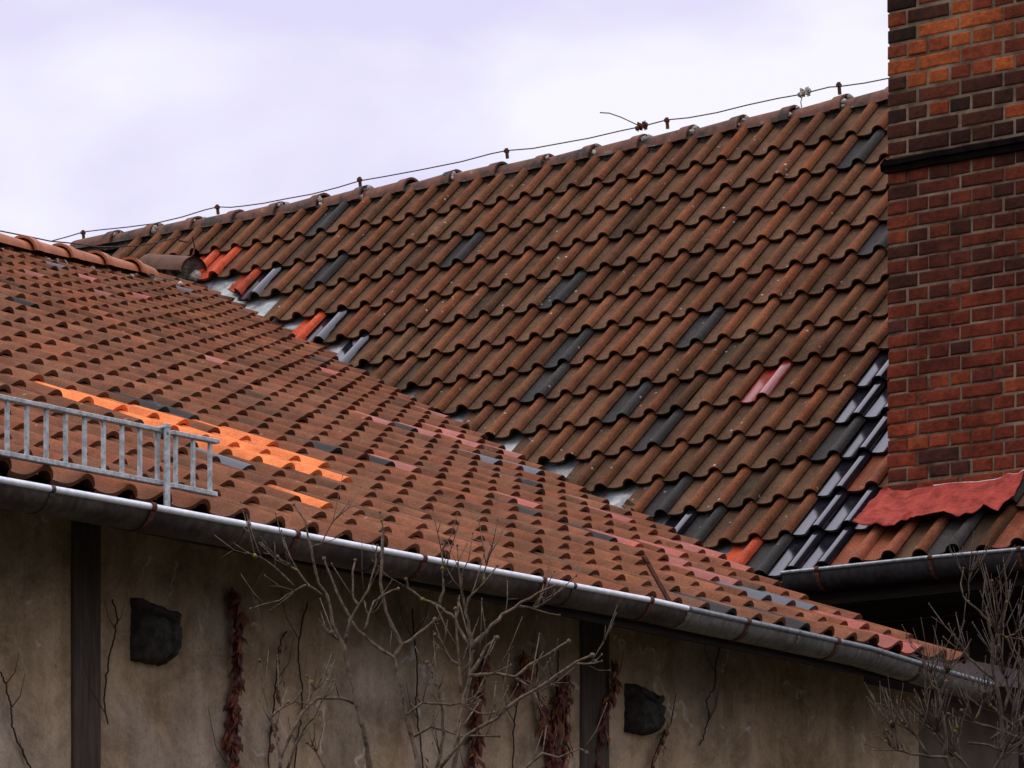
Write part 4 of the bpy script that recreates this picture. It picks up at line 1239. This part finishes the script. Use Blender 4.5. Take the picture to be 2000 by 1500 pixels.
D = [
 ([(1990, 2700), (1975, 2000), (1960, 1500), (1958, 1430), (1949, 1350), (1940, 1314), (1937, 1245), (1928, 1209), (1913, 1194), (1895, 1179), (1880, 1165), (1877, 1140), (1882, 1110)], 0.026, 0.003, 0.0),
 ([(1892, 1176), (1893, 1140), (1895, 1098)], 0.004, 0.002, 0.0),
 ([(1925, 1205), (1934, 1170), (1937, 1134)], 0.005, 0.002, 0.1),
 ([(1940, 1262), (1950, 1225), (1964, 1188), (1971, 1164)], 0.008, 0.003, 0.1),
 ([(1948, 1280), (1950, 1240), (1946, 1200)], 0.006, 0.003, 0.05),
 ([(1945, 1230), (1964, 1246), (1982, 1238), (1992, 1222), (1997, 1208)], 0.007, 0.004, 0.1),
 ([(1945, 1330), (1915, 1306), (1893, 1288), (1880, 1265), (1863, 1241)], 0.009, 0.005, 0.0),
 ([(2010, 2700), (2012, 2000), (2005, 1500), (1990, 1400), (1962, 1340), (1938, 1338)], 0.022, 0.005, 0.2),
 ([(1860, 1510), (1846, 1480), (1848, 1440), (1840, 1390), (1835, 1360), (1820, 1335), (1806, 1300), (1800, 1265)], 0.012, 0.005, -0.2),
 ([(1838, 1358), (1846, 1330), (1854, 1305)], 0.007, 0.005, -0.2),
 ([(1846, 1480), (1815, 1478), (1780, 1472), (1750, 1464), (1730, 1450), (1708, 1432)], 0.008, 0.003, -0.3),
 ([(1754, 1464), (1750, 1435), (1741, 1413)], 0.006, 0.005, -0.3),
 ([(1742, 1440), (1733, 1427)], 0.005, 0.004, -0.3),
 ([(1815, 1478), (1790, 1440), (1770, 1418), (1755, 1400)], 0.006, 0.003, -0.3),
 ([(1850, 1450), (1832, 1432), (1815, 1412), (1802, 1396)], 0.008, 0.006, -0.2),
 ([(1838, 1438), (1832, 1415), (1828, 1400)], 0.007, 0.006, -0.2),
 ([(1870, 1510), (1862, 1480), (1860, 1440), (1868, 1420), (1852, 1395)], 0.008, 0.005, -0.1),
 ([(1980, 1420), (1950, 1395), (1935, 1378), (1924, 1352)], 0.009, 0.006, 0.0),
 ([(1905, 1405), (1918, 1380), (1925, 1355)], 0.006, 0.005, 0.0),
 ([(1985, 1440), (1950, 1425), (1915, 1415), (1890, 1400), (1878, 1388)], 0.008, 0.005, 0.0),
 ([(1935, 1445), (1965, 1425), (1985, 1412), (2020, 1390)], 0.009, 0.009, 0.1),
 ([(1975, 1400), (1990, 1350), (2000, 1300), (2010, 1250)], 0.009, 0.005, 0.2),
 ([(1960, 1390), (1972, 1350), (1960, 1310), (1950, 1290)], 0.008, 0.004, 0.1),
 ([(1890, 1450), (1930, 1455), (1970, 1470), (2010, 1475)], 0.007, 0.006, -0.1),
 ([(1930, 1520), (1960, 1470), (1985, 1440)], 0.010, 0.006, -0.15),
 ([(1900, 1520), (1880, 1485), (1850, 1460)], 0.008, 0.006, -0.15),
 ([(1805, 1360), (1822, 1330), (1812, 1300)], 0.003, 0.002, -0.1),
]
shrub('bare twiggy shrub with yellow lichen in the lower right corner', D, 12.6, M_BARK2, 1960, 330, 9)
